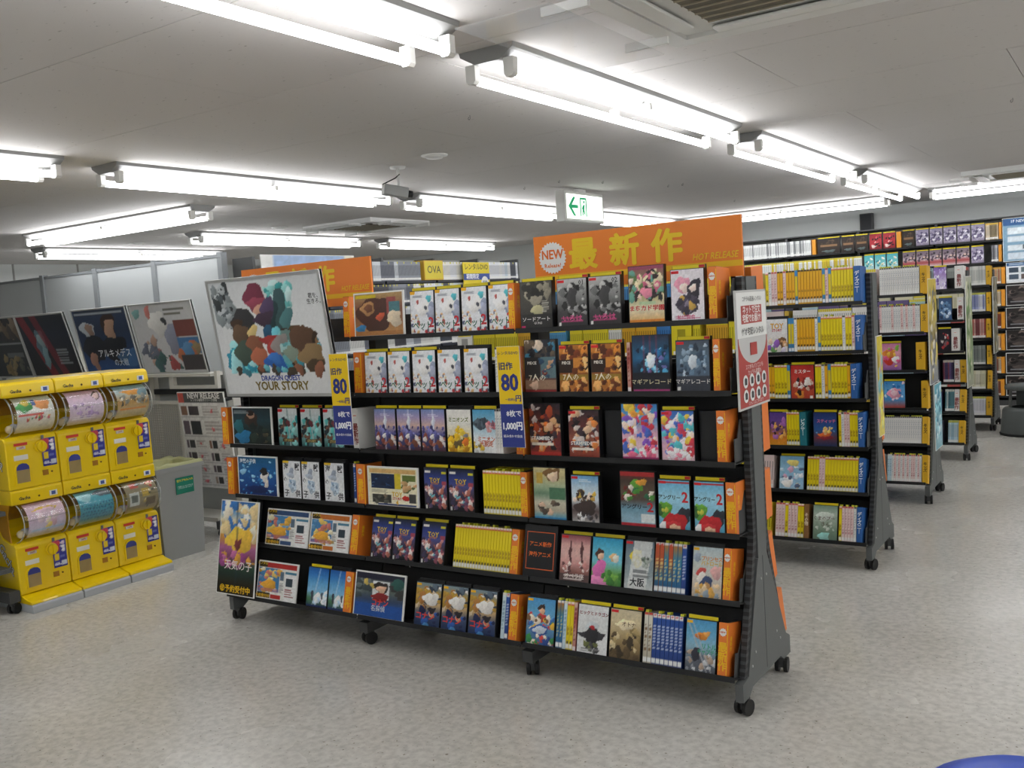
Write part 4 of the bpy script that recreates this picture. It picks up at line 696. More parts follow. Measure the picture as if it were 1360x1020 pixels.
# large framed B2 poster leaning out over the end bay
def framed_poster(key, ops, P0, w, h, lean, label, titles=(), rz=0.0, nx=150, ny=108, fr=.014):
    t = thing('framed_poster', label, 'poster', P0, rz); t.rotation_euler = (lean, 0, rz)
    MB().box(0, w, 0, .012, 0, h).obj('backboard', WHITE, t)
    m = MB().box(0, w, -.006, .014, 0, fr).box(0, w, -.006, .014, h-fr, h).box(0, fr, -.006, .014, fr, h-fr).box(w-fr, w, -.006, .014, fr, h-fr)
    m.obj('frame', ALU, t)
    print_obj(key, ops, nx, ny, w-2*fr, h-2*fr, t, (fr, -.001, fr), 'print')
    for tt in titles:
        s, u, v, size, c = tt[:5]; kw = tt[5] if len(tt) > 5 else {}
        lettering(s, size, u*w, (1-v)*h, c, t, y=-.002, name='title', **kw)
    return t
yops = [('bg', 'd9dcdd', 'e2e4e4', 'e3e5e5', 'dfe1e0'),
 ('n', 40, .04, .05, .2, .4, .035, '5a6266 8a9294 b8bec0 3c4244', 90), ('e', .26, .42, .1, .2, '3a3a3c'), ('s', .16, .2, .42, '8fb4b0', .0),
 ('n', 60, .52, .08, .72, .3, .03, '6fc0be 9ad6d2 3f9a9a c8e4e2', 91), ('e', .62, .3, .06, .2, '3f5a5c'), ('e', .55, .36, .04, .16, '2f4648'), ('e', .68, .38, .05, .12, '4f7a7c'),
 ('n', 70, .1, .58, .38, .8, .045, '3fb0c0 6fd0d4 2f8fa8 a8e0e2 2a6f86', 92), ('n', 60, .55, .45, .9, .85, .045, '6fc0cc 3f98a8 8a6a4a 5a4630 c8dcdc 3a2c24', 93),
 ('e', .41, .16, .085, .12, '7a3a4c'), ('e', .41, .2, .08, .05, '9a4a5c'), ('e', .43, .27, .045, .07, 'c89a84'), ('e', .5, .26, .06, .1, '5a4a68'), ('e', .45, .34, .1, .06, '4a3a4a'),
 ('e', .2, .4, .05, .07, '4a3a30'), ('e', .22, .5, .08, .13, '6a5442'), ('e', .24, .63, .09, .12, '4a5a50'), ('e', .34, .46, .045, .08, 'd8c080'), ('e', .36, .58, .09, .1, '8a5a44'), ('e', .38, .68, .07, .1, 'b06a50'),
 ('e', .48, .44, .045, .06, '2f5a78'), ('e', .54, .52, .12, .05, 'a03c3a'), ('e', .53, .62, .06, .12, 'a84440'), ('e', .62, .58, .1, .14, '86b8b4', .6), ('e', .78, .55, .1, .12, '5f4636'), ('e', .82, .68, .1, .1, '8a7250'), ('e', .84, .76, .07, .06, '4a3c2c'),
 ('e', .5, .73, .085, .08, '2f62ac'), ('e', .5, .69, .055, .05, '3f78c0'), ('r', .0, .815, 1, 1, 'dfe0df'), ('n', 18, .12, .78, .9, .815, .03, '6ab8c0 4a4034 8a5a44 3f7a8a', 94)]
framed_poster('yourstory', yops, (px_plane(303, 525, 1, 3.1).x, 3.1, 1.166), .765, .575, .13, 'large silver framed poster YOUR STORY with teal and red montage', [('YOUR STORY', .52, .915, .058, '7a6a2a', dict(bold=.025)), ('DRAGON QUEST', .52, .848, .034, '34489a', dict(bold=.03)), ('君を、\n生きろ。', .925, .22, .026, '4a4a4a')])
# price banners hanging from the posts
def price_banner(x, y, label, rz):
    t = thing('price_banner', label, 'sign', (x, y, .955), rz); W, H = .105, .405
    MB().box(0, W, 0, .004, 0, H).obj('board', WHITE, t)
    MB().box(.001, W-.001, -.001, 0, .175, H-.001).obj('yellow_field', mat('banner_yellow', 'efc90f', .5), t)
    MB().box(.001, W-.001, -.001, 0, .001, .175).obj('navy_field', mat('banner_navy', '2c3a86', .5), t)
    lettering('レンタルDVD', .016, W*.5, .378, '2b3568', t, y=-.0018); lettering('旧作', .033, W*.36, .325, '2b3568', t, y=-.0018, bold=.025)
    lettering('80', .092, W*.5, .258, '27327c', t, y=-.0018, bold=.03, squash=.86); lettering('円', .028, W*.84, .196, '27327c', t, y=-.0018, bold=.03); lettering('ー枚税込', .013, W*.5, .192, '27327c', t, y=-.0018)
    lettering('8枚で', .028, W*.6, .135, 'f2f3f6', t, y=-.0018, bold=.015); lettering('1,000円', .037, W*.5, .085, 'f2f3f6', t, y=-.0018, bold=.03, squash=.8); lettering('組み合わせ自由', .0125, W*.5, .045, 'f2f3f6', t, y=-.0018)
    MB().box(W*.4, W*.6, .004, .075, H-.02, H-.01).obj('arm', BLACK, t)
price_banner(px_plane(446, 590, 1, 3.03).x, 3.03, 'yellow and navy 80 yen price banner overlapping the large framed poster', .05)
price_banner(px_plane(667, 595, 1, 3.1).x, 3.105, 'yellow and navy 80 yen price banner between white covers and dark display box', .05)
# tall poster standing in front of the two lowest shelves
t = thing('tall_poster', 'tall golden cloud poster leaning on the two lowest shelves at rack corner', 'poster', (-3.955, 3.07, .157)); t.rotation_euler = (-.19, 0, 0)
MB().box(0, .282, 0, .006, 0, .475).obj('board', WHITE, t)
print_obj('weather', COVERS['weather'][1], 40, 66, .272, .465, t, (.005, -.001, .005), 'print')
for s, u, v, z, c, *kw in COVERS['weather'][2]: lettering(s, z, u*.282, (1-v)*.475, c, t, y=-.002, name='title', **(kw[0] if kw else {}))
# net rental plate on the end of the rack (faces +x)
t = thing('service_plate', 'white and red net rental plate fixed to the rack end post', 'sign', (-1.168, 3.18, 1.095), math.pi/2)
W, H = .325, .425
MB().box(0, W, 0, .006, 0, H).obj('board', mat('plate_grey', 'c9c9c6', .4), t)
RED = mat('plate_red', 'b5433c', .45)
m = MB(); n = 16
pr = [(.008, .008), (W-.008, .008), (W-.008, .255)] + [(W/2+(W/2-.012)*math.cos(math.pi*i/n), .255-.095*math.sin(math.pi*i/n)*1.0) for i in range(0, n+1)] + [(.008, .255)]
m.prism_y(pr, -.0012, -.0002); m.obj('red_field', RED, t)
MB().prism_y([(.008, .2555), (W-.008, .2555), (W-.008, H-.008), (.008, H-.008)] , -.0009, -.0002).obj('white_field', WHITE, t)
MB().box(.05, W-.06, -.0022, -.001, .305, .37).obj('red_block', RED, t)
lettering('ネットで注文', .031, .155, .353, 'f4ece8', t, y=-.003, bold=.02); lettering('宅配でお届け!', .031, .155, .322, 'f4ece8', t, y=-.003, bold=.02)
lettering('ゲオ宅配レンタル', .0295, W*.5, .275, '4a4a4a', t, y=-.003); lettering('コチラも配送レンタル!', .02, W*.5, .392, '7a7a78', t, y=-.003)
MB().box(.13, .2, -.0022, -.001, .19, .235).obj('red_mark', RED, t)
lettering('スマホもパソコンも\nカメラも家電も', .021, W*.5, .138, 'f0d8d2', t, y=-.003)
lettering('くわしくはこちらまで', .016, W*.5, .018, 'f0d8d2', t, y=-.003)
for i in range(4):
    for j in range(2):
        cx, cz = .062+i*.066, .048+.052*(1-j)
        m = MB(); m.add([(cx, -.003, cz)]+[(cx+.026*math.cos(a*.5236), -.003, cz+.024*math.sin(a*.5236)) for a in range(12)], [(0, 1+(a+1) % 12, 1+a) for a in range(12)])
        m.obj('oval', WHITE, t)
        MB().prism_y([(cx-.01, cz-.012), (cx+.011, cz-.012), (cx+.012, cz+.008), (cx, cz+.014), (cx-.011, cz+.009)], -.0045, -.0035).obj('gadget_icon', mat('icon_dark', '3c4144', .5), t)

# ================================================================== RACKS BEHIND
rack(X0, YBK, 3, 'wheeled display rack of yellow cases with blue lettered dividers', seed=2)
rack(X0, YC_, 3, 'wheeled display rack of white cases with yellow kids dividers', seed=3)
rack(X0, YD, 3, 'wheeled display rack with white and yellow dividers behind the green end board', seed=4)
rack(X0, YE, 3, 'wheeled display rack with six yellow dividers beside the step stool', seed=5)
R2 = random.Random(11)
WB = 'on the %s shelf of the blue divider rack'
def run_b(r, styles, x0, x1, n, g=''): spine_run(styles, x0, x1, n, YBK, r, WB % ROWN[r], 'cases %s shelf blue divider rack' % ROWN[r], R2, .6 if r > 2 else .25)
def run_c(r, styles, x0, x1, n): spine_run(styles, x0, x1, n, YC_, r, 'on the %s shelf of the kids rack' % ROWN[r], 'cases %s shelf kids rack' % ROWN[r], R2, .7)
def face(key, x0, x1, yc, r, where):
    Xa, Xb = row_x(x0, yc, r), row_x(x1, yc, r); face_case(key, Xa, min(max(Xb-Xa, .1), .16), yc, r, COVERS[key][0]+' '+where)
def div(kind, x0, x1, yc, r, lab): Xa, Xb = row_x(x0, yc, r), row_x(x1, yc, r); divider(kind, Xa, max(Xb-Xa, .02), yc, r, lab)
run_b(0, ['yel', 'wht', 'pnk', 'pnk', 'amb', 'amb', 'pnk', 'amb', 'amb', 'amb', 'cya', 'amb', 'amb', 'amb', 'amb', 'amb', 'amb', 'amb', 'amb', 'cya', 'pnk', 'cya', 'yel', 'yel', 'yel', 'yel', 'yel', 'yel', 'yel'], 1017, 1133.5, 29)
run_b(1, ['cya', 'cya', 'wht', 'amb', 'amb', 'amb', 'amb', 'amb', 'amb', 'wht', 'cya', 'yel', 'yel', 'yel', 'yel', 'yel', 'yel', 'yel', 'wht', 'yel', 'yel', 'pnk'], 1047, 1135.5, 22)
run_b(2, ['amb', 'amb', 'yel', 'yel', 'yel', 'yel', 'cya'], 1021, 1050, 7)
run_b(2, ['yel', 'yel', 'wht', 'amb', 'cya', 'yel', 'yel', 'yel', 'yel', 'yel', 'amb'], 1083, 1130, 11)
run_b(3, 'yel', 1040, 1062, 6); run_b(3, ['yel', 'wht', 'pnk', 'pnk', 'yel', 'yel', 'yel'], 1114, 1140, 7)
run_b(4, ['yel', 'yel', 'yel', 'yel', 'pnk', 'pnk', 'yel', 'yel', 'yel', 'yel', 'yel', 'yel', 'yel', 'yel', 'yel', 'yel', 'yel'], 1071, 1139, 17)
run_b(5, ['pnk', 'pnk', 'pnk', 'yel', 'pnk', 'pnk', 'pnk', 'yel', 'yel'], 1029, 1066.5, 9); run_b(5, ['yel', 'pnk', 'pnk', 'pnk', 'pnk', 'wht'], 1113, 1136.5, 6)
face('toywhite', 1018, 1046.5, YBK, 1, 'on second shelf, blue divider rack')
face('redcast', 1050.5, 1082, YBK, 2, 'on third shelf, blue divider rack')
face('purpleorange', 1022, 1039, YBK, 3, 'on the fourth shelf, blue divider rack')
face('nightsea', 1080.5, 1112, YBK, 3, 'on fourth shelf, blue divider rack')
face('pastelballs', 1034, 1067, YBK, 4, 'on the fifth shelf, blue divider rack')
face('moss', 1078.5, 1111.5, YBK, 5, 'on the bottom shelf, blue divider rack')
for r, (a, b) in enumerate(((1134, 1143), (1136, 1144), (1130.5, 1138.5), (1140, 1147), (1139.5, 1146), (1137, 1144))):
    div('dis', a, b, YBK, r, 'blue divider box at the end of its %s shelf' % ROWN[r])
div('teal', 1062.5, 1071, YBK, 3, 'teal divider box between yellow spines and navy cover, blue divider rack')
div('brown', 1067, 1073, YBK, 5, 'brown divider box before the grey green cover, blue divider rack')
for r in (3, 4): divider('new', X0+2.7-.03, .034, YBK, r, 'orange divider box on the rear %s shelf of the blue divider rack' % ROWN[r], side=-1)
# third rack
run_c(0, 'wht', 1168, 1221, 17); run_c(1, 'wht wht pnk', 1168, 1222, 17); run_c(4, 'wht', 1172, 1223.5, 18); run_c(5, ['pal', 'pal', 'wht', 'pnk', 'wht', 'pnk', 'wht', 'pnk', 'wht', 'pnk', 'wht', 'pnk', 'pnk', 'wht', 'pnk', 'wht'], 1178, 1223.5, 16)
face('candy', 1170, 1197.5, YC_, 2, 'on third kids shelf'); face('flower', 1174, 1202.5, YC_, 3, 'on fourth kids shelf')
for r, (a, b) in enumerate(((1222, 1231), (1223, 1232), (1217, 1228.5), (1224, 1232.5), (1224.5, 1232.5), (1224.5, 1232))):
    div('kids', a, b, YC_, r, 'yellow kids divider box at the end of its %s shelf' % ROWN[r])
# fourth rack
face('lilac', 1240, 1253, YD, 0, 'on the top shelf behind the yellow end board'); face('bluefig', 1247, 1264, YD, 1, 'on second shelf by a white divider'); face('blackfig', 1246, 1262.5, YD, 2, 'on third shelf by a white divider')
for r, (a, b) in enumerate(((1268, 1280), (1271.5, 1280), (1264, 1275), (1268, 1275), (1267.5, 1274))):
    div('white', a, b, YD, r, 'white divider box with red mark on the %s shelf of the fourth rack' % ROWN[r])
for r, a in ((3, 1275.5), (4, 1274.5), (5, 1273)): div('kids', a, a+8, YD, r, 'yellow divider box next to white one on the %s shelf, fourth rack' % ROWN[r] if r < 5 else 'yellow divider box after pale blue cases on bottom shelf, fourth rack')
for r in range(6): div('kids', (1309.5, 1310, 1310, 1311, 1311.5, 1309.5)[r], (1316, 1316, 1316, 1316.5, 1317, 1317)[r], YE, r, 'yellow divider box at the end of the %s shelf of the furthest rack' % ROWN[r])

# cases too far and too many to single out: one object for each shelving unit
class Stuff:
    def __init__(s): s.v = []; s.f = []; s.c = []
    def box(s, x0, x1, y0, y1, z0, z1, c, M=None):
        n = len(s.v); P = [(x0,y0,z0),(x1,y0,z0),(x1,y1,z0),(x0,y1,z0),(x0,y0,z1),(x1,y0,z1),(x1,y1,z1),(x0,y1,z1)]
        if M: P = [tuple(M @ Vector(p)) for p in P]
        s.v += P; s.f += [tuple(i+n for i in q) for q in [(0,3,2,1),(4,5,6,7),(0,1,5,4),(1,2,6,5),(2,3,7,6),(3,0,4,7)]]; s.c += [c]*8
    def case(s, x0, x1, c, M, label='f0f0ec', top=None, h=.19, d=.13):
        s.box(x0, x1, 0, d, 0, h, c, M)
        e = (x1-x0)*.08; s.box(x0+e, x1-e, -.0012, 0, .008, .028, label, M)
        if top: s.box(x0+e, x1-e, -.0012, 0, h-.02, h-.001, top, M)
        s.box(x0+(x1-x0)*.3, x1-(x1-x0)*.3, -.0012, 0, .05, h-.035, '%02x%02x%02x' % tuple(int(q*.72) for q in hexrgb(c)), M)
    def obj(s, name, label, cat):
        me = bpy.data.meshes.new(name); me.from_pydata(s.v, [], s.f); at = me.color_attributes.new('Col', 'FLOAT_COLOR', 'POINT')
        at.data.foreach_set('color', np.array([rgba(c) for c in s.c]).ravel()); me.materials.append(PRINT)
        return tag(link(name, me), label, cat, None, 'stuff')
def rowM(yc, r, dy=.004): yo, z, a = ROWS[r]; return Matrix.Translation((0, yc+yo+dy, z+.001)) @ Matrix.Rotation(-math.radians(a), 4, 'X')
def stuff_run(st, x0, x1, n, yc, r, cols, top=None):
    A, B = row_x(x0, yc, r), row_x(x1, yc, r); w = (B-A)/n; M = rowM(yc, r)
    for i in range(n): st.case(A+i*w, A+i*w+w*.94, R2.choice(cols.split()), M, top=top)
def fill(st, yc, r, xend, cs, wide=True):
    """cases along the whole shelf up to world x = xend, in runs of one colour"""
    M = rowM(yc, r); x = X0+.03
    while x < xend:
        c = R2.choice(cs); n = R2.choice((1, 6, 9, 12) if wide else (8, 12, 16)); w = .13 if n == 1 else .0145; top = 'e0d02a' if R2.random() < .5 else None
        for i in range(n):
            if x+w > xend: return
            if abs(((x-X0+w/2)+.45) % .9-.45) < .012+w/2: x += .004; continue
            st.case(x, x+w*.96, c, M, top=top, d=.12); x += w
        x += .006
st = Stuff()
stuff_run(st, 1253, 1267, 7, YD, 3, '4a4266 6a5a88 8a4a5a 2f2c48', 'c8c0b0'); stuff_run(st, 1255, 1267, 6, YD, 4, 'a8c8cc 3f6a7a d0dcda 5a8a94', 'd8d8cc'); stuff_run(st, 1259, 1272.5, 7, YD, 5, 'b8d4e0 c8dde4 a4c6d6', 'b8b832')
for r in range(6): fill(st, YD, r, row_x((1238, 1245, 1244, 1251, 1253, 1257)[r], YD, r)-.01, ('6a5a88', 'a8c8cc', 'd8d8d4', '4a4a58', 'b8d4e0'), False)
st.obj('dvd_cases', 'small spined cases filling the shelves of the fourth rack', 'dvd cases')
st = Stuff()
for r, c in enumerate(('d8dad4 c6cac4 e2e2dc', 'c8cce0 a0a8d0 e0e2ea 7a84b8', 'b85a52 d8b0a4 8a4a4c c88a80', '8f9590 a4aaa4 7a807c', 'dcd8b8 e4e0cc cfcaa8', 'dfe0ea c8cce0 e6e6ec d8d8e2')): stuff_run(st, 1288, 1309, 11, YE, r, c, 'c8c832' if r in (1, 5) else None)
for r in range(6): fill(st, YE, r, row_x(1287, YE, r)-.005, ('d8dad4', 'c8cce0', 'b85a52', '8f9590', 'dcd8b8'), False)
st.obj('dvd_cases', 'tiny spined cases filling the furthest rack beside the step stool', 'dvd cases')
st = Stuff()
for r, cs in enumerate((('4a90c8', '3f86c0', 'e0cc2c', 'e6e6e0', 'd8b82a', '5aa0d0'), ('3a78b8', 'e2d22a', 'e6e6e2', '4f98c8', 'd8a82a'), ('e6e2d8', '3f86c0', 'd8c62a'), ('d8c62a', 'e6e2d8', '3f86c0'), ('d8c62a', 'e6d2ce'), ('e6d2ce', 'd8c62a', 'e6e2d8'))):
    fill(st, YBK, r, row_x((1015, 1016, 1019, 1020, 1031, 1027)[r], YBK, r)-.01, cs)
st.obj('dvd_cases', 'cases filling the far bays of the blue divider rack behind the front rack', 'dvd cases')

st = Stuff()
for r in range(6): fill(st, YC_, r, row_x((1166, 1166, 1168, 1171, 1170, 1176)[r], YC_, r)-.01, ('e6e6e2', 'eceae6', 'e6d2ce', 'd8e2e6', 'd8b84a'), False)
st.obj('dvd_cases', 'pale spined cases filling the far bays of the kids rack', 'dvd cases')

# printed boards hung on the rack ends (face +x)
def end_board(y, z, w, h, ops, key, label):
    t = thing('end_board', label, 'sign', (-1.172, y, z), math.pi/2)
    MB().box(0, w, 0, .006, 0, h).obj('board', WHITE, t); print_obj(key, ops, 26, 60, w-.008, h-.008, t, (.004, -.001, .004), 'print', PRINT_M)
    MB().box(w*.4, w*.6, .006, .012, .05, h-.05).obj('hanger', BLACK, t)
end_board(6.84, .80, .30, .72, [('bg', 'cdb64a', 'c8b040', 'b8a870', '9a9a94', '8a8c90'), ('n', 40, .05, .08, .95, .95, .12, 'e0cc5a 7a6a30 d8d4c4 6f7074 b09a3a', 120)], 'endy', 'mustard yellow patterned board on the kids rack end')
end_board(6.97, .33, .27, .46, [('bg', '6fb4c4', '5aa0b4', 'a8c8d0', '8ab8c4'), ('n', 40, .02, .05, .98, .95, .12, '4a90a8 9ad0da 3f7a94 d0e2e6', 121)], 'endb', 'aqua blue patterned board low on the kids rack end')
end_board(8.5, .6, .34, .92, [('bg', 'b8b8a8', '9aa884', '7f9468', '8a9a78', 'a0a08c'), ('n', 40, .02, .05, .98, .95, .12, '6a8a50 c8c8b0 a8b080 5a6a4a', 122)], 'endg', 'pale green patterned board on the fourth rack end')
end_board(10.25, .75, .32, .75, [('bg', '8a8478', '9a9888', '7a7a68'), ('n', 40, .02, .05, .98, .95, .12, '6a6454 b8b4a0 8a7a4a 5a584c', 123)], 'ende', 'drab olive patterned board on the furthest rack end')
end_board(5.3, .68, .13, .55, [('bg', 'd8c43a', 'd0ba34', 'e0d06a'), ('n', 30, .02, .05, .98, .95, .14, 'e6d85a a8902a c8a0a0 7ab0b8', 124)], 'endd', 'bright yellow board on the end of the blue divider rack')

# ------------------------------------------------------------------ wall shelving along the back wall (faces -y)
YW = 12.2; ZW = [1.92, 1.665, 1.41, 1.152, .895, .643, .375, .115]
WR = len(ROWS); ROWS += [(0.0, z, 0) for z in ZW]
WX0, WX1 = -5.6, 1.6
t = thing('wall_shelving', 'tall black shelving along the back wall holding rows of cases', 'shelving', (0, YW, 0))
MB().box(WX0, WX1, .30, .32, .03, 2.16).obj('back_panel', mat('shelf_back_grey', '9a9c98', .6, noise=.03), t)
for k in range(9): MB().box(WX0+k*.9-.015, WX0+k*.9+.015, .12, .3, 0, 2.16).obj('upright', DGREY, t)
for z in ZW:
    for k in range(8): MB().box(WX0+k*.9+.016, WX0+k*.9+.884, -.006, .3, z-.022, z).obj('shelf', BLACK, t)
MB().box(WX0, WX1, .1, .3, 2.16, 2.175).obj('top_rail', DGREY, t)
MB().box(WX0, WX1, .02, .3, 0, .06).obj('plinth', DGREY, t)
wf = lambda key, x0, x1, r: face(key, x0, x1, YW, WR+r, 'on the %s shelf of the back wall' % ROWN[r])
def many(key, spans, r, wh):
    g = 'copies of the %s, back wall' % COVERS[key][0]
    for a, b in spans:
        Xa, Xb = row_x(a, YW, WR+r), row_x(b, YW, WR+r); face_case(key, Xa, min(max(Xb-Xa, .09), .28), YW, WR+r, COVERS[key][0]+' on %s back wall shelf' % wh, g)
many('darkcard', [(1086, 1116), (1118, 1135), (1136, 1153), (1198.5, 1215)], 0, 'top'); many('crimson', [(1155, 1171.5), (1173, 1189.5)], 0, 'top')
many('mauve', [(1216.5, 1234), (1235, 1252), (1253, 1270.5), (1271.5, 1289), (1290, 1308)], 0, 'top')
many('aqua', [(1148, 1161), (1162, 1177), (1178, 1193)], 1, 'second'); many('group', [(1199, 1216), (1217, 1233.5), (1234.5, 1251), (1252, 1269.5), (1270.5, 1288)], 1, 'second'); face('mauve', 1290, 1307, YW, WR+1, 'alone on second back wall shelf')
st = Stuff()
stuff_run(st, 985, 1077, 62, YW, WR, 'e4e6e4 d8dad8 eceeec 8a8e90'); stuff_run(st, 985, 1145, 95, YW, WR+1, 'e4e6e4 d8dad8 e0cc3a eceeec d8b830', 'd8cc2a'); stuff_run(st, 1309, 1326, 9, YW, WR, 'c8b49a 8a7a5a d8c8b0', 'e0b82c'); stuff_run(st, 1317, 1326, 5, YW, WR+1, '8a8a90 c8c8cc 5a5a60')
for r in range(2, 8): stuff_run(st, 1319, 1329.5, 6, YW, WR+r, 'a85a44 c89a70 8a4a3a d8c8b4 b8a888', 'd8a83a')
for r in range(2, 7): stuff_run(st, 1062, 1140, 30, YW, WR+r, 'e4e6e4 8a8e90 c8b49a 6a6a70')
st.obj('dvd_cases', 'tiny spined cases between the covers on the back wall shelving', 'dvd cases')
for r, (a, b) in enumerate(((1327, 1330.5), (1326.5, 1330.5), (1330, 1335), (1330, 1335), (1330, 1335), (1330, 1335), (1330, 1335), (1329.5, 1334.5))):
    div('ofar', a, b, YW, WR+r, 'orange yellow divider on the %s shelf of the back wall' % (['top', 'second', 'third', 'fourth', 'fifth', 'sixth', 'seventh', 'lowest'][r]))
for a, b, n in ((1079, 1083.5, 'before the dark brown covers'), (1191, 1197, 'between crimson and dark brown covers')): div('ofar', a, b, YW, WR, 'orange yellow divider %s on the back wall' % n)
for r in range(2, 8):
    Xa, Xb = row_x(1336.5, YW, WR+r), row_x(1336.5, YW, WR+r)+.42
    k = ('photoboard' if r == 2 else 'darkpic')
    o = mini_poster(k, Xa, .42, .235, YW, WR+r, ('white board with small photos' if r == 2 else 'dark film poster board')+' on the %s shelf of the back wall' % ['third', 'fourth', 'fifth', 'sixth', 'seventh', 'lowest'][r-2], dy=-.004)
t = thing('promotion_board', 'blue headed NEW board with pale panels on the back wall shelving', 'sign', (row_x(1332, YW, WR), YW-.02, 1.655))
MB().box(0, .5, 0, .012, 0, .49).obj('board', WHITE, t); print_obj('pb', [('bg', '7fa4bc'), ('r', 0, 0, 1, .16, '2a5a90'), ('r', .1, .22, .95, .36, 'dfe8ec'), ('r', .1, .42, .95, .56, 'd8e2e8'), ('r', .1, .62, .95, .76, 'dfe8ec'), ('r', .4, .64, .55, .74, '4a5a60'), ('r', .1, .82, .95, .95, 'd0dce4'), ('r', .5, .84, .65, .93, '4a5a60')], 40, 40, .49, .48, t, (.005, -.001, .005), 'print', PRINT_M)
lettering('1F NEW RELEASE', .045, .25, .45, 'e6f0f8', t, y=-.002)

# ------------------------------------------------------------------ tall shelving with OVA divider (faces +x) and the grey partition
SX, SY, SL = -6.2, 5.52, 4.1
t = thing('tall_shelving', 'tall dark shelving full of white cases with the OVA divider', 'shelving', (SX, SY, 0), math.pi/2)
MB().box(0, SL, .27, .29, .05, 2.08).obj('back_panel', MATS['shelf_back_grey'], t)
for k in range(6): MB().box(k*.82-.015, k*.82+.015, .02, .27, 0, 2.08).obj('upright', DGREY, t)
ZO = [1.85, 1.625, 1.4, 1.17, .94, .71, .48, .2]
for z in ZO:
    for k in range(5): MB().box(k*.82+.016, k*.82+.804, -.006, .27, z-.025, z).obj('shelf', mat('dark_navy_shelf', '2a2d36', .5), t)
MB().box(0, SL, -.004, .27, 0, .06).obj('plinth', DGREY, t)
st = Stuff(); M0 = Matrix.Translation((SX, SY, 0)) @ Matrix.Rotation(math.pi/2, 4, 'Z')
for z in ZO:
    x = .03
    while x < SL-.05:
        n = R2.choice((4, 8, 14)); c = R2.choice(('e0e2e6', 'd4d8de', 'e8e8e6', 'c8d4dc', 'e6e4dc', '4a4e58', 'e0e2e6')) if x > 2.2 else R2.choice(('6a6e78', 'c8ccd0', '4a4a50', 'd8d8d4', '8a8e96'))
        for i in range(n):
            if x > SL-.05: break
            if z > 1.8 and 2.2 < x < 2.58 or z > 1.8 and x < 1.25: x += .015; continue
            if abs((x+.41) % .82-.41) > .385+.0: pass
            st.case(x, x+.0138, c, M0 @ Matrix.Translation((0, .004, z+.001)), top='d8d040' if R2.random() < .2 else None); x += .0148
st.obj('dvd_cases', 'white and grey spined cases filling the tall OVA shelving', 'dvd cases')
OC = mat('ova_card', 'd9ac3a', .5)
t = thing('divider_box', 'yellow OVA divider box on the top of the tall shelving', 'divider', (SX, SY+2.24, 1.851), math.pi/2)
MB().box(0, .32, -.02, .12, 0, .205).obj('box', OC, t); MB().box(.01, .31, -.022, -.0202, .01, .195).obj('label_field', mat('ova_yellow', 'd9c63a', .5), t); lettering('OVA', .11, .16, .105, '5a5a3a', t, y=-.024, bold=.01)
t = thing('rental_sign', 'yellow and blue rental DVD sign hanging at the tall shelving', 'sign', (SX+.05, SY+2.88, 1.735), math.pi/2)
MB().box(0, .5, 0, .006, 0, .30).obj('board', mat('sign_yellow', 'e6cf1e', .5), t); MB().box(0, .5, -.0015, 0, .105, .175).obj('blue_band', mat('sign_blue', '2f4a96', .5), t)
m = MB(); m.add([(.4, -.003, .075)]+[(.4+.07*math.cos(i*.3927), -.003, .075+.07*math.sin(i*.3927)) for i in range(16)], [(0, 1+(i+1) % 16, 1+i) for i in range(16)]); m.obj('white_disc', WHITE, t)
lettering('レンタルDVD', .075, .25, .245, '4a4a1c', t, y=-.002); lettering('期間限定', .06, .17, .14, 'eef0f6', t, y=-.003, bold=.02); lettering('新登場', .03, .4, .08, '2c2c34', t, y=-.004)
MB().box(.24, .26, .006, .04, .27, .29).obj('hook', BLACK, t)
t = thing('promotion_board', 'pale blue promotion board on top of the tall shelving', 'sign', (SX+.012, SY+.05, 1.86), math.pi/2)
MB().box(0, 1.15, 0, .01, 0, .235).obj('board', WHITE, t); print_obj('pb2', [('bg', '9fb8dc', 'a8c0e0'), ('r', 0, 0, .12, 1, 'e8e8e4'), ('r', .88, 0, 1, 1, 'e6e2cc'), ('l', 2, .3, .5, .8, .95, 'eef2f8', 130)], 40, 12, 1.14, .225, t, (.005, -.001, .005), 'print', PRINT_M)
PYY = 5.42
t = thing('partition_screen', 'grey metal partition screen of pale panels behind the framed posters', 'partition', (-6.5, PYY, 0))
PGR = mat('partition_grey', '8d9193', .5, noise=.04); PPN = mat('partition_panel', 'c2c6c6', .42, noise=.03, nscale=4)
for k in range(6):
    MB().box(-k*.905-.03, -k*.905+.03, -.03, .03, 0, 2.14).obj('post', PGR, t)
    for s in (0, 1):
        for j in range(2):
            pass
    if k < 5:
        for (z0, z1) in ((.05, 1.06), (1.09, 2.1)):
            MB().box(-k*.905-.875, -k*.905-.03, -.012, .012, z0, z1).obj('panel', PPN, t, bevel=.004)
        MB().box(-k*.905-.875, -k*.905-.03, -.018, .018, 2.1, 2.125).obj('top_rail', PGR, t)
        MB().box(-k*.905-.875, -k*.905-.03, -.018, .018, 1.06, 1.09).obj('middle_rail', PGR, t)
    MB().box(-k*.905-.035, -k*.905+.035, -.16, .16, 0, .03).obj('foot', PGR, t)

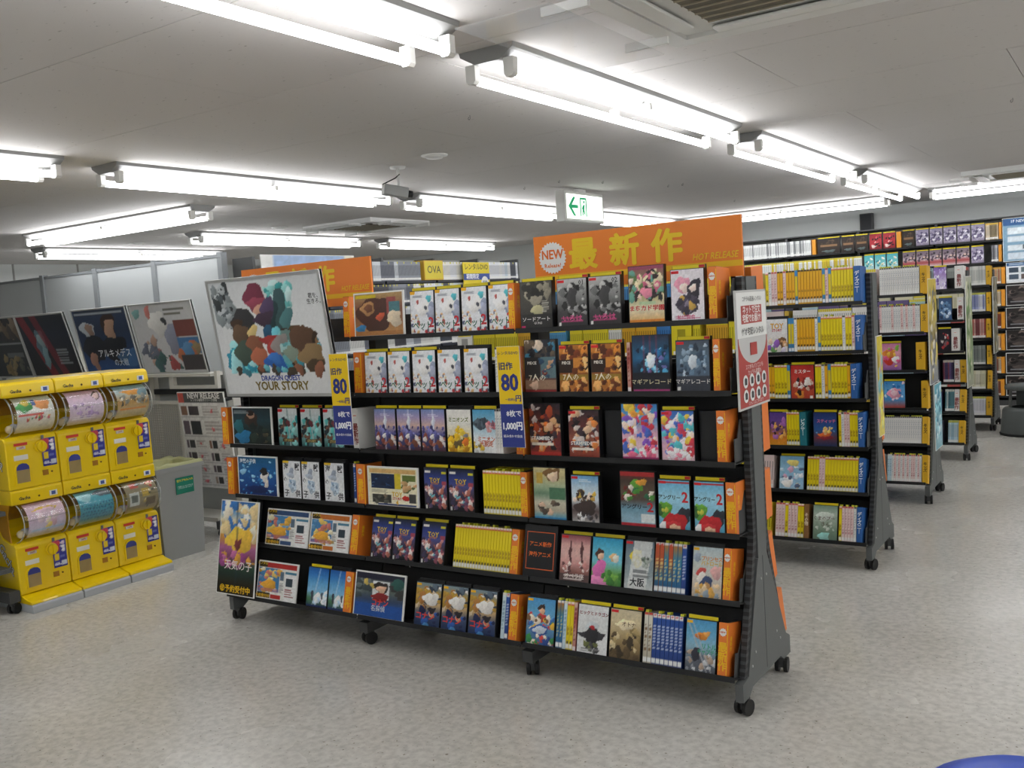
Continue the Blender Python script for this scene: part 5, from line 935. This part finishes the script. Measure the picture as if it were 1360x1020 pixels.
# ================================================================== LEFT RACK with framed film posters
FX, FY = -8.2, 4.6
BEI = mat('beige_steel', 'cbc9c0', .5, noise=.03)
t = thing('poster_rack', 'beige steel rack carrying framed film posters behind the capsule machines', 'display rack', (FX, FY, 0))
for k in range(4):
    MB().box(k*.9-.03, k*.9+.03, -.05, .05, .07, 1.66 if k < 3 else 1.2).obj('post', BEI, t); MB().box(k*.9-.03, k*.9+.03, -.25, .25, .062, .12).obj('foot', DGREY, t)
    for s in (-1, 1): caster(t, k*.9, s*.22, .3*s)
for k in range(3):
    MB().box(k*.9+.03, k*.9+.87, -.012, .012, .14, 1.16).obj('panel', mat('rack_panel_grey', 'a9adac', .55, noise=.04), t)
    MB().box(k*.9+.03, k*.9+.87, -.235, -.012, .11, .14).obj('base_shelf', BEI, t)
    MB().box(k*.9, k*.9+.9, -.21, -.03, 1.165, 1.185).obj('top_ledge', BEI, t)
    MB().box(k*.9+.03, k*.9+.87, -.06, -.03, 1.02, 1.06).obj('crossbar', BLACK, t)
m = MB()
# perforated sheet: horizontal and vertical strips with open slots between them
for i in range(26): m.box(1.80, 2.30, -.19, -.186, .48+i*.0185, .489+i*.0185)
for i in range(21): m.box(1.80+i*.0245, 1.812+i*.0245, -.19, -.186, .48, .96)
m.box(1.79, 2.32, -.20, -.18, .96, .985).box(2.30, 2.325, -.20, -.18, .46, .985).box(1.79, 2.32, -.2, -.18, .45, .48)
m.obj('perforated_sheet', BEI, t)
MB().box(2.22, 2.76, -.2, -.17, 1.075, 1.1).box(2.22, 2.27, -.2, -.17, 1.1, 1.165).box(2.73, 2.76, -.2, -.17, 1.1, 1.2).obj('ledge_frame', BEI, t)
def fp(key, ops, BL, BR, TLx, label, titles=(), lean=.2):
    a = px_plane(BL[0], BL[1], 1, 4.42); b = px_plane(BR[0], BR[1], 1, 4.42)
    framed_poster(key, ops, (a.x, 4.42-.012, 1.19), b.x-a.x, .535, lean, label, titles, nx=90, ny=64, fr=.012)
fp('fp1', [('bg', '2a2f33', '34383a', '3a3f42', '2c3236'), ('n', 30, .3, .02, 1, .3, .07, '6a5a4c 8a7a68 4a4440 3a3a3a', 140), ('r', .5, .42, .98, .46, '8a8e90'), ('r', .6, .6, .95, .68, '6a6e70'), ('n', 16, .5, .7, 1, .98, .05, '7a6a4a 5a5a54 8a7a5a', 141)], (-13, 500), (48, 498), 0, 'dark grey framed film poster at the outer end of the poster row', (), .24)
fp('fp2', [('bg', '2b3038', '2c3240', '2a2d34', '2c2a2e'), ('s', .0, .16, .35, '9a2a34', .75), ('s', .32, .42, .35, 'a83440', .0), ('e', .36, .52, .1, .32, '5a7480'), ('e', .36, .4, .07, .12, '8fa6ac'), ('e', .38, .7, .06, .2, '7a98a0'), ('s', .28, .42, .32, 'a8323c', .55), ('l', 6, .62, .56, .9, .82, 'a8aeb2', 142)], (50, 498), (114, 494.5), 0, 'dark framed film poster with red diagonal streak', (), .26)
fp('fp3', [('bg', '3a4a68', '2c3a54', '26406a', '2a5490'), ('e', .62, .26, .13, .2, '3a2c28'), ('e', .63, .32, .1, .16, 'b08f7a'), ('e', .62, .62, .25, .2, '1f2229'), ('e', .2, .3, .14, .12, 'b4bcc4'), ('e', .24, .3, .07, .1, '9a7f70'), ('e', .25, .6, .2, .22, '22262e'), ('e', .2, .8, .07, .14, 'a07a6a'), ('r', .04, .01, .95, .08, '3a4456'), ('e', .85, .75, .18, .14, '5a8ac0', .6), ('l', 1, .03, .02, .97, .08, 'c8d0d8', 143)], (120, 493.6), (192, 493), 0, 'blue framed film poster with two dim figures and white title', [('アルキメデス', .6, .68, .07, 'eef2f6'), ('の大戦', .68, .82, .06, 'd8e4f0')], .2)
fp('fp4', [('bg', 'c9cbcd', 'cfd0d2', 'c8cacc'), ('e', .1, .1, .06, .07, '7aa8a8'), ('e', .3, .12, .05, .1, 'c8807a'), ('e', .4, .28, .13, .18, 'dcdcda'), ('e', .5, .26, .04, .05, '33363c'), ('e', .6, .5, .12, .22, '8a8ea0'), ('n', 14, .05, .5, .4, .95, .05, '9a6a6a 6a7080 b89a8a', 144), ('n', 8, .25, .75, .6, .95, .05, '4a6a6a b05a5a', 145), ('r', .66, .24, 1, .48, '7a4a46'), ('r', .66, .5, 1, .74, '4a78a8'), ('n', 12, .68, .6, 1, .76, .05, 'b06a4a 8a7a5a 5a86b0', 146), ('r', .66, .76, 1, .98, '4a4648'), ('l', 2, .55, .06, .95, .18, '5a5a50', 147)], (196, 493), (279, 490), 0, 'pale framed film poster with three stacked photo panels', [('ペット2', .34, .78, .06, '4a6a62')], .2)
# NEW RELEASE list board
a = px_plane(265, 640, 1, 4.36)
nrops = [('bg', 'e6e6e6'), ('r', 0, 0, 1, .1, '55585a'), ('r', 0, .0, .12, .1, 'c85a50')]
RR = random.Random(3)
for (y0, y1, n) in ((.12, .26, 1), (.28, .46, 1), (.48, .6, 2), (.62, .74, 2), (.75, .86, 2), (.87, .98, 2)):
    for i in range(n):
        x0 = i/n; w = 1/n
        nrops += [('r', x0+.03, y0+.015, x0+w*.16, y1-.02, RR.choice(('8a6a5a', 'a8968a', '6a5f6a'))), ('r', x0+w*.2, y0+.015, x0+w*.42, y1-.02, RR.choice(('3a3c40', '4a4448', '5a5450', '2f3438'))), ('l', 4, x0+w*.5, y0+.01, x0+w*.95, y1-.02, 'b4aeb0', RR.randint(0, 99)), ('e', x0+w*.68, (y0+y1)/2, .03, .02, 'd0707a'), ('r', 0, y1-.008, 1, y1-.002, 'c4c4c6')]
t = thing('release_board', 'white NEW RELEASE list board with small photos on the poster rack', 'sign', (-5.76, 4.36, .365)); t.rotation_euler = (.1, 0, 0)
MB().box(0, .5, 0, .012, 0, .70).obj('board', WHITE, t); print_obj('nr', nrops, 60, 84, .49, .69, t, (.005, -.001, .005), 'print')
lettering('NEW RELEASE', .055, .285, .672, 'f2f2f2', t, y=-.002, bold=.025); lettering('レンタル最新作リリース情報', .022, .285, .642, 'e6e6e6', t, y=-.002)
MB().box(.1, .14, .012, .12, .62, .64).box(.4, .44, .012, .12, .62, .64).obj('hook', BLACK, t)

# ================================================================== CAPSULE TOY MACHINES (face +x)
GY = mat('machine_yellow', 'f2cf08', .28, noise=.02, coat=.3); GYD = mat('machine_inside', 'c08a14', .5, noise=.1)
CLR = bpy.data.materials.new('clear_drum_plastic'); CLR.use_nodes = True
_n = CLR.node_tree; _n.nodes.remove(_n.nodes['Principled BSDF']); _tr = _n.nodes.new('ShaderNodeBsdfTransparent'); _tr.inputs[0].default_value = (.96, .97, .96, 1); _gl = _n.nodes.new('ShaderNodeBsdfGlossy'); _gl.inputs['Roughness'].default_value = .06
_fr = _n.nodes.new('ShaderNodeLayerWeight'); _fr.inputs['Blend'].default_value = .5; _pw = _n.nodes.new('ShaderNodeMath'); _pw.operation = 'POWER'; _pw.inputs[1].default_value = 4.0; _n.links.new(_fr.outputs['Facing'], _pw.inputs[0])
_ad = _n.nodes.new('ShaderNodeMath'); _ad.operation = 'MULTIPLY_ADD'; _ad.inputs[1].default_value = .35; _ad.inputs[2].default_value = .07; _n.links.new(_pw.outputs[0], _ad.inputs[0])
_mx = _n.nodes.new('ShaderNodeMixShader'); _n.links.new(_ad.outputs[0], _mx.inputs[0]); _n.links.new(_tr.outputs[0], _mx.inputs[1]); _n.links.new(_gl.outputs[0], _mx.inputs[2]); _n.links.new(_mx.outputs[0], _n.nodes['Material Output'].inputs[0])
MW, MH = .303, .60
_body = MB().prism([(0, 0), (.004, .27), (.02, .292), (.06, .298), (.13, .32), (.175, .38), (.19, .45), (.18, .52), (.36, .52), (.36, 0)], 0, MW).mesh('body', GY, bevel=.007)
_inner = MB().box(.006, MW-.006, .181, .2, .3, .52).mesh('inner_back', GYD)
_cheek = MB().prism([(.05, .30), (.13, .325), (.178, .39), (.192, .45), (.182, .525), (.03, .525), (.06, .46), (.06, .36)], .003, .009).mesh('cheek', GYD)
_cap = MB().prism([(-.025, .515), (-.03, .53), (-.022, .585), (0, .6), (.36, .6), (.36, .515)], 0, MW).mesh('cap', GY, bevel=.006)
_chin = MB().prism([(-.002, .515), (-.004, .53), (-.003, .59), (.004, .6), (.36, .6), (.36, .515)], 0, MW).mesh('cap', GY, bevel=.006)
_knob = MB().tube((.2, -.006, .222), (.2, 0, .222), .036, 20).tube((.2, -.022, .222), (.2, -.006, .222), .03, 16).box(.194, .206, -.036, -.02, .194, .25).mesh('dial', GY, bevel=.003)
_slot = MB().box(.208, .222, -.004, .001, .262, .284).mesh('coin_slot', mat('slot_grey', '77787a', .35, metal=.5))
_red = MB().box(.05, .125, -.002, .002, .243, .258).mesh('red_label', mat('machine_red_label', 'd4402c', .45))
_pri = MB().box(.062, .112, -.002, .002, .222, .238).mesh('price_label', mat('price_grey', 'd8d0c4', .45))
_wlab = MB().box(.043, .122, -.002, .002, .163, .19).mesh('caution_label', mat('caution_white', 'e2e0d6', .45))
def arch(x0, x1, z0, z1, y0, y1):
    n = 12; r = (x1-x0)/2; c = (x0+x1)/2
    return [(x0, z0), (x1, z0)] + [(c+r*math.cos(math.pi*i/n), z1-r+r*math.sin(math.pi*i/n)) for i in range(n+1)]
_frm = MB().prism_y(arch(.038, .128, .028, .152, 0, 0), -.006, .002).mesh('chute_frame', GY)
_chute = MB().prism_y(arch(.046, .12, .036, .144, 0, 0), -.0075, -.0055).mesh('chute_window', mat('smoked_window', 'a08a5c', .12, noise=.2, nscale=14))
_vis = MB().prism_y([(.046, .108), (.12, .108), (.118, .126), (.105, .14), (.083, .145), (.061, .14), (.048, .126)], -.0085, -.0076).mesh('window_label', mat('window_navy', '38408c', .4))
_ret = MB().box(.197, .23, -.004, .002, .055, .085).mesh('coin_return', mat('return_amber', 'a8741c', .4))
_key = MB().tube((.252, -.003, .07), (.252, .001, .07), .005, 10).mesh('lock', mat('lock_brass', '6a4a20', .4, metal=.5))
_drum = MB(); _seg = 28
def _ring(x, r, a0=-math.pi, a1=math.pi, n=28): return [(x, .06-r*math.cos(a0+(a1-a0)*i/n), .408+r*math.sin(a0+(a1-a0)*i/n)) for i in range(n)]
_v = _ring(.03, .112)+_ring(MW-.008, .112)
_drum.add(_v, [(i, (i+1) % 28, (i+1) % 28+28, i+28) for i in range(28)])
_drum_me = _drum.mesh('drum', CLR, smooth=True)
RIM = mat('drum_rim_plastic', 'c9ccc8', .2, alpha=.45)
def _hoop(x0, x1):
    m = MB(); q = [_ring(x0, .113), _ring(x0, .117), _ring(x1, .117), _ring(x1, .113)]
    m.add(sum(q, []), [(k*28+i, k*28+(i+1) % 28, ((k+1) % 4)*28+(i+1) % 28, ((k+1) % 4)*28+i) for k in range(4) for i in range(28)])
    return m.mesh('drum_rim', RIM, smooth=False)
_rims = _hoop(.028, .034); _rims2 = _hoop(MW-.012, MW-.006)
_ridge = MB().box(.034, MW-.012, -.0555, -.05, .418, .425).mesh('drum_seam', CLR)
CAPC = [mat('capsule_'+c, c, .25) for c in ('d8c9a4', 'cfd4d8', 'd7b4c0', 'b8cfc4')]
_caps = [MB().lathe([(0, -.024)]+[(.024*math.cos(a), .024*math.sin(a)) for a in (-1, -.5, 0, .5, 1)]+[(0, .024)], 10).mesh('capsule', c, smooth=True) for c in CAPC]
INSTR = [('bg', '2c2f86', '33389a', '2c2f86'), ('r', 0, 0, .55, .42, '5a3a8a'), ('e', .0, .22, .55, .24, 'd04a54'), ('e', .75, .12, .16, .07, 'e8d8e4'), ('e', .78, .26, .16, .07, 'f0ecf2'), ('e', .8, .4, .14, .06, 'f0ecf2'), ('r', .12, .52, .42, .72, 'e6c822'), ('l', 4, .5, .52, .92, .72, '7a86c8', 3), ('r', .6, .8, .95, .92, 'd8dcea'), ('l', 1, .08, .82, .55, .9, 'e6e8f4', 4)]
CARDS = [
 ('animal capsule card in green and orange', [('bg', 'd8dcd0', 'dfe3d8', 'e6e2dc', 'd8cdb4', 'cdbd94'), ('e', .25, .3, .22, .12, '4fa05a'), ('e', .68, .28, .22, .13, 'e39a5a'), ('e', .3, .2, .1, .08, 'e8d05a'), ('r', .45, .12, .56, .3, '3a5a9a'), ('n', 12, .1, .56, .9, .62, .04, 'c84a44 e0b04a 4a8a5a d86a7a', 5), ('r', .05, .48, .7, .52, 'd85a50')]),
 ('pink and lilac capsule card', [('bg', 'd8b4c8', 'dfc0d4', 'e0cce0', 'd8c4cc', 'cdbd94'), ('e', .85, .22, .12, .13, '4a3438'), ('e', .85, .24, .09, .1, 'e8c8c8'), ('n', 26, .1, .4, .95, .75, .04, 'b89ac8 c8a8d4 e8dce8 a88ab8', 6), ('l', 3, .1, .7, .9, .82, 'f0e8ee', 7)]),
 ('blue and orange capsule card with lettering', [('bg', '8fb8cc', 'b0c4c8', 'c89a5a', 'c8b48a', 'cdbd94'), ('e', .5, .25, .3, .07, 'e09a3a'), ('e', .85, .3, .16, .12, '6a8a94'), ('n', 26, .05, .38, .95, .58, .05, '4a4a46 8a8a80 6a6458 d8d0c0', 8), ('r', .1, .66, .9, .72, 'd88a3a')]),
 ('pink pastel capsule card with yellow oval', [('bg', 'dcb8c8', 'e4c4d0', 'd8c0d4', 'c8c4dc', 'cdbd94'), ('e', .5, .25, .3, .06, 'd8b44a'), ('e', .5, .28, .26, .045, 'e2c0d0'), ('n', 8, .3, .4, .8, .6, .08, 'e8d0d8 d0a8b8 e6dcc0', 9), ('e', .55, .68, .08, .1, 'e0c870'), ('r', .1, .7, .95, .76, 'a8c0e0')]),
 ('teal beaded capsule card', [('bg', '8ac8d4', '4fa8ba', '3f98ac', '3a8298', 'b8ac8a'), ('e', .8, .15, .3, .1, '5a6a74'), ('e', .2, .2, .2, .12, 'a8dce4')]+[('e', .08+.09*i+.045*(j % 2), .42+.085*j, .03, .026, '2a6a86') for i in range(11) for j in range(5)]),
 ('grey brown capsule card with framed pictures', [('bg', '9a8f74', '8f8468', '9a8e70', '8a7e64', 'b8a884'), ('r', .1, .35, .4, .72, 'c8ccc8'), ('r', .15, .42, .35, .62, '6a706c'), ('r', .5, .3, .72, .5, 'c8a84a'), ('r', .2, .08, .45, .25, 'c04a3c'), ('e', .8, .18, .1, .08, 'c8483c'), ('r', .6, .55, .9, .75, '6a5a44'), ('n', 10, .45, .05, .95, .9, .05, 'd8c89a 5a5a50 b09a5a', 10)]),
]
def curved_card(ops, key):
    me = grid_mesh(paint(ops, 40, 44), 'insert_card'); n = len(me.vertices); co = np.empty(n*3); me.vertices.foreach_get('co', co); co = co.reshape(-1, 3)
    a = -1.15+co[:, 2]*2.35; r = .105
    out = np.stack([.062+co[:, 0]*(MW-.085), .06-r*np.cos(a), .408+r*np.sin(a)], 1); me.vertices.foreach_set('co', out.ravel()); me.update()
    return me
MX, MY0, MP = -5.2, 2.735, .309
for c in range(3):
    tb = thing('machine_base', ['grey footed yellow plinth under the machine with pink pastel card', 'grey footed yellow plinth under the machine with teal beaded card', 'grey footed yellow plinth under the machine beside the grey bin'][c], 'base', (MX, MY0+c*MP, 0), math.pi/2)
    MB().prism([(-.105, 0), (-.105, .038), (-.098, .046), (.36, .046), (.36, 0)], .002, MW).obj('foot', mat('base_grey', 'b4b8ba', .5, noise=.03), tb, bevel=.003)
    MB().prism([(-.095, .047), (-.09, .062), (-.03, .076), (.0, .088), (.36, .088), (.36, .047)], .002, MW).obj('tray', GY, tb, bevel=.003)
    for lv in range(2):
        i = c + (0 if lv else 3); desc, ops = CARDS[i]
        t = thing('capsule_machine', 'yellow capsule toy machine, %s row, with %s' % ('upper' if lv else 'lower', desc.replace('capsule ', '')), 'toy machine', (MX, MY0+c*MP, .09+lv*MH*.985), math.pi/2)
        if lv == 0: t.scale = (1, 1, .985)
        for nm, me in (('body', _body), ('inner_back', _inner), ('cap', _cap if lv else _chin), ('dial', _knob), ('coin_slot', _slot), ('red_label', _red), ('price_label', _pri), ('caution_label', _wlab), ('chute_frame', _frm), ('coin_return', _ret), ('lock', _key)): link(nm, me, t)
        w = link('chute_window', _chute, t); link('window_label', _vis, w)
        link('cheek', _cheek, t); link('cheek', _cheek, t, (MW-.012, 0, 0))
        d = link('drum', _drum_me, t); link('drum_rim', _rims, d); link('drum_rim', _rims2, d); link('drum_seam', _ridge, d)
        link('insert_card', curved_card(ops, i), t)
        for q in range(7): link('capsule', _caps[q % 4], t, (.065+q*.031, .07+.015*((q*7) % 3-1), .335+.006*(q % 2)))
        print_obj('instr', INSTR, 16, 26, .082, .16, t, (.204, -.0035, .105), 'instruction_label'); 
        cy = 0.0 if lv else .0262
        lettering('Gacha', .026, .075, .548, '3c3a34', t, y=-.0315+cy, bold=.03); lettering('Gacha', .017, .228, .123, 'e8eaf4', t, y=-.0045, bold=.02)
        lettering('100円', .012, .087, .23, 'b04a3c', t, y=-.003, bold=.02)
        MB().box(.222, .268, -.0312+cy, -.029+cy, .532, .562).obj('sticker', WHITE, t); MB().box(.233, .257, -.0322+cy, -.0314+cy, .537, .557).obj('sticker_mark', mat('sticker_blue', '4a5f9c', .5), t)
        MB().tube((.16, -.031+cy, .546), (.16, -.029+cy, .546), .006, 10).obj('screw', MATS['lock_brass'], t)
        if c == 0:
            s = link('side_logo', text_mesh('Gacha.', .075, .045), t); s.data = s.data.copy(); s.data.materials.clear(); s.data.materials.append(mat('logo_navy', '2b3a66', .5))
            s.location = (-.0012, .10, .2); s.rotation_euler = (0, .9, -math.pi/2)
            s2 = link('side_logo', text_mesh('Gacha.', .075, .01), t); s2.data = s2.data.copy(); s2.data.materials.clear(); s2.data.materials.append(WHITE); s2.location = (-.0022, .10, .2); s2.rotation_euler = s.rotation_euler
# wheeled stand at the outer side of the machines
t = thing('wheeled_stand', 'dark steel stand on casters beside the capsule machines', 'stand', (-5.25, 1.2, 0))
for y in (.03, 1.5): 
    MB().box(-.28, .05, y-.03, y+.03, .062, .125).obj('foot', DGREY, t)
    MB().box(-.25, -.21, y-.02, y+.02, .125, 1.1).obj('post', DGREY, t)
    for x in (-.25, .03): caster(t, x, y, .4)
for z in (.24, .56, 1.06): MB().box(-.25, .02, -.0, 1.515, z-.012, z+.012).obj('shelf', MGREY, t)
MB().box(-.25, -.2, 0, 1.53, .07, .12).obj('base_rail', DGREY, t)
# grey collection bin with lining
t = thing('recycling_bin', 'grey square bin with pale yellow bag and green sticker by the machines', 'bin', (-5.3, 3.74, 0), math.pi/2)
BG = mat('bin_grey', '9b9e9d', .5, noise=.03)
def taper(w0, w1, d0, d1, z0, z1, th=None):
    m = MB(); a = [(-w0/2, -d0/2, z0), (w0/2, -d0/2, z0), (w0/2, d0/2, z0), (-w0/2, d0/2, z0)]; b = [(-w1/2, -d1/2, z1), (w1/2, -d1/2, z1), (w1/2, d1/2, z1), (-w1/2, d1/2, z1)]
    m.add(a+b, [(0, 1, 5, 4), (1, 2, 6, 5), (2, 3, 7, 6), (3, 0, 4, 7), (0, 3, 2, 1)]); return m
o = taper(.315, .36, .29, .33, 0, .60).obj('body', BG, t); o.location = (.17, .16, 0)
m = MB(); 
for (x0, x1, y0, y1) in ((-.19, .19, -.175, -.155), (-.19, .19, .155, .175), (-.19, -.17, -.155, .155), (.17, .19, -.155, .155)): m.box(x0, x1, y0, y1, .585, .615)
o = m.obj('rim', BG, t); o.location = (.17, .16, 0)
m = MB(); R3 = random.Random(2); n = 26; ring = []
for i in range(n):
    a = 2*math.pi*i/n; e = .172; x = max(-e, min(e, .25*math.cos(a))); y = max(-.158, min(.158, .25*math.sin(a)))
    ring.append((x, y))
for k, (s, z) in enumerate(((1.09, .606), (1.08, .622), (1.02, .632), (.93, .61), (.9, .42))):
    m.v += [(x*s, y*s, z+R3.uniform(-.008, .012)) for x, y in ring]
m.f = [(k*n+i, k*n+(i+1) % n, (k+1)*n+(i+1) % n, (k+1)*n+i) for k in range(4) for i in range(n)]+[tuple(range(4*n, 5*n))]; m.m = [0]*len(m.f)
o = m.obj('bag_lining', mat('yellow_bag', 'c9cc9a', .35, alpha=.8), t, smooth=True); o.location = (.17, .16, 0)
o = MB().box(-.055, .085, -.0015, .0015, -.055, .055).obj('sticker', mat('sticker_green', '12806a', .45), t); o.location = (.185, -.006, .48); o.rotation_euler = (.035, 0, 0)
lettering('空カプセル入れ', .0185, .015, .033, 'e6d83a', o, y=-.003, bold=.02); lettering('ご不要になったカプセルを\nこちらにお入れください', .0105, .015, -.012, 'd8ecea', o, y=-.003)

# ------------------------------------------------------------------ step stool and blue bin
SG = mat('stool_grey', '5e6361', .5, noise=.05)
t = thing('step_stool', 'round grey rolling step stool on the floor before the back shelving', 'stool', (-.885, 10.02, 0))
MB().lathe([(.225, .012), (.222, .04), (.205, .235), (.19, .255), (.14, .262)], 36).obj('base', SG, t, smooth=True)
MB().lathe([(.228, .0), (.232, .018), (.226, .024)], 36).obj('rubber_ring', RUBBER, t, smooth=True)
for a in range(4):
    m = MB(); n = 5; v = []
    for rr, z in ((.15, .262), (.14, .43)):
        v += [(rr*math.cos(a*math.pi/2+.35+(-.35+.7*i/n)), rr*math.sin(a*math.pi/2+.35+(-.35+.7*i/n)), z) for i in range(n+1)]
    m.add(v, [(i, i+1, i+n+2, i+n+1) for i in range(n)]); m.obj('support', SG, t)
MB().lathe([(.0, .475), (.165, .475), (.18, .465), (.182, .435), (.17, .43), (0, .43)], 36).obj('tread', SG, t, smooth=True)
BL = mat('blue_plastic', '0f49c2', .35)
t = thing('blue_bin', 'round blue plastic bin with domed lid at the front of the aisle', 'bin', (-.135, 1.415, 0))
MB().lathe([(0, .0), (.115, .0), (.135, .72), (.14, .74), (.137, .745)], 36).obj('body', BL, t, smooth=True)
MB().lathe([(.145, .735), (.147, .76), (.135, .785), (.09, .81), (0, .82)], 36).obj('lid', BL, t, smooth=True)
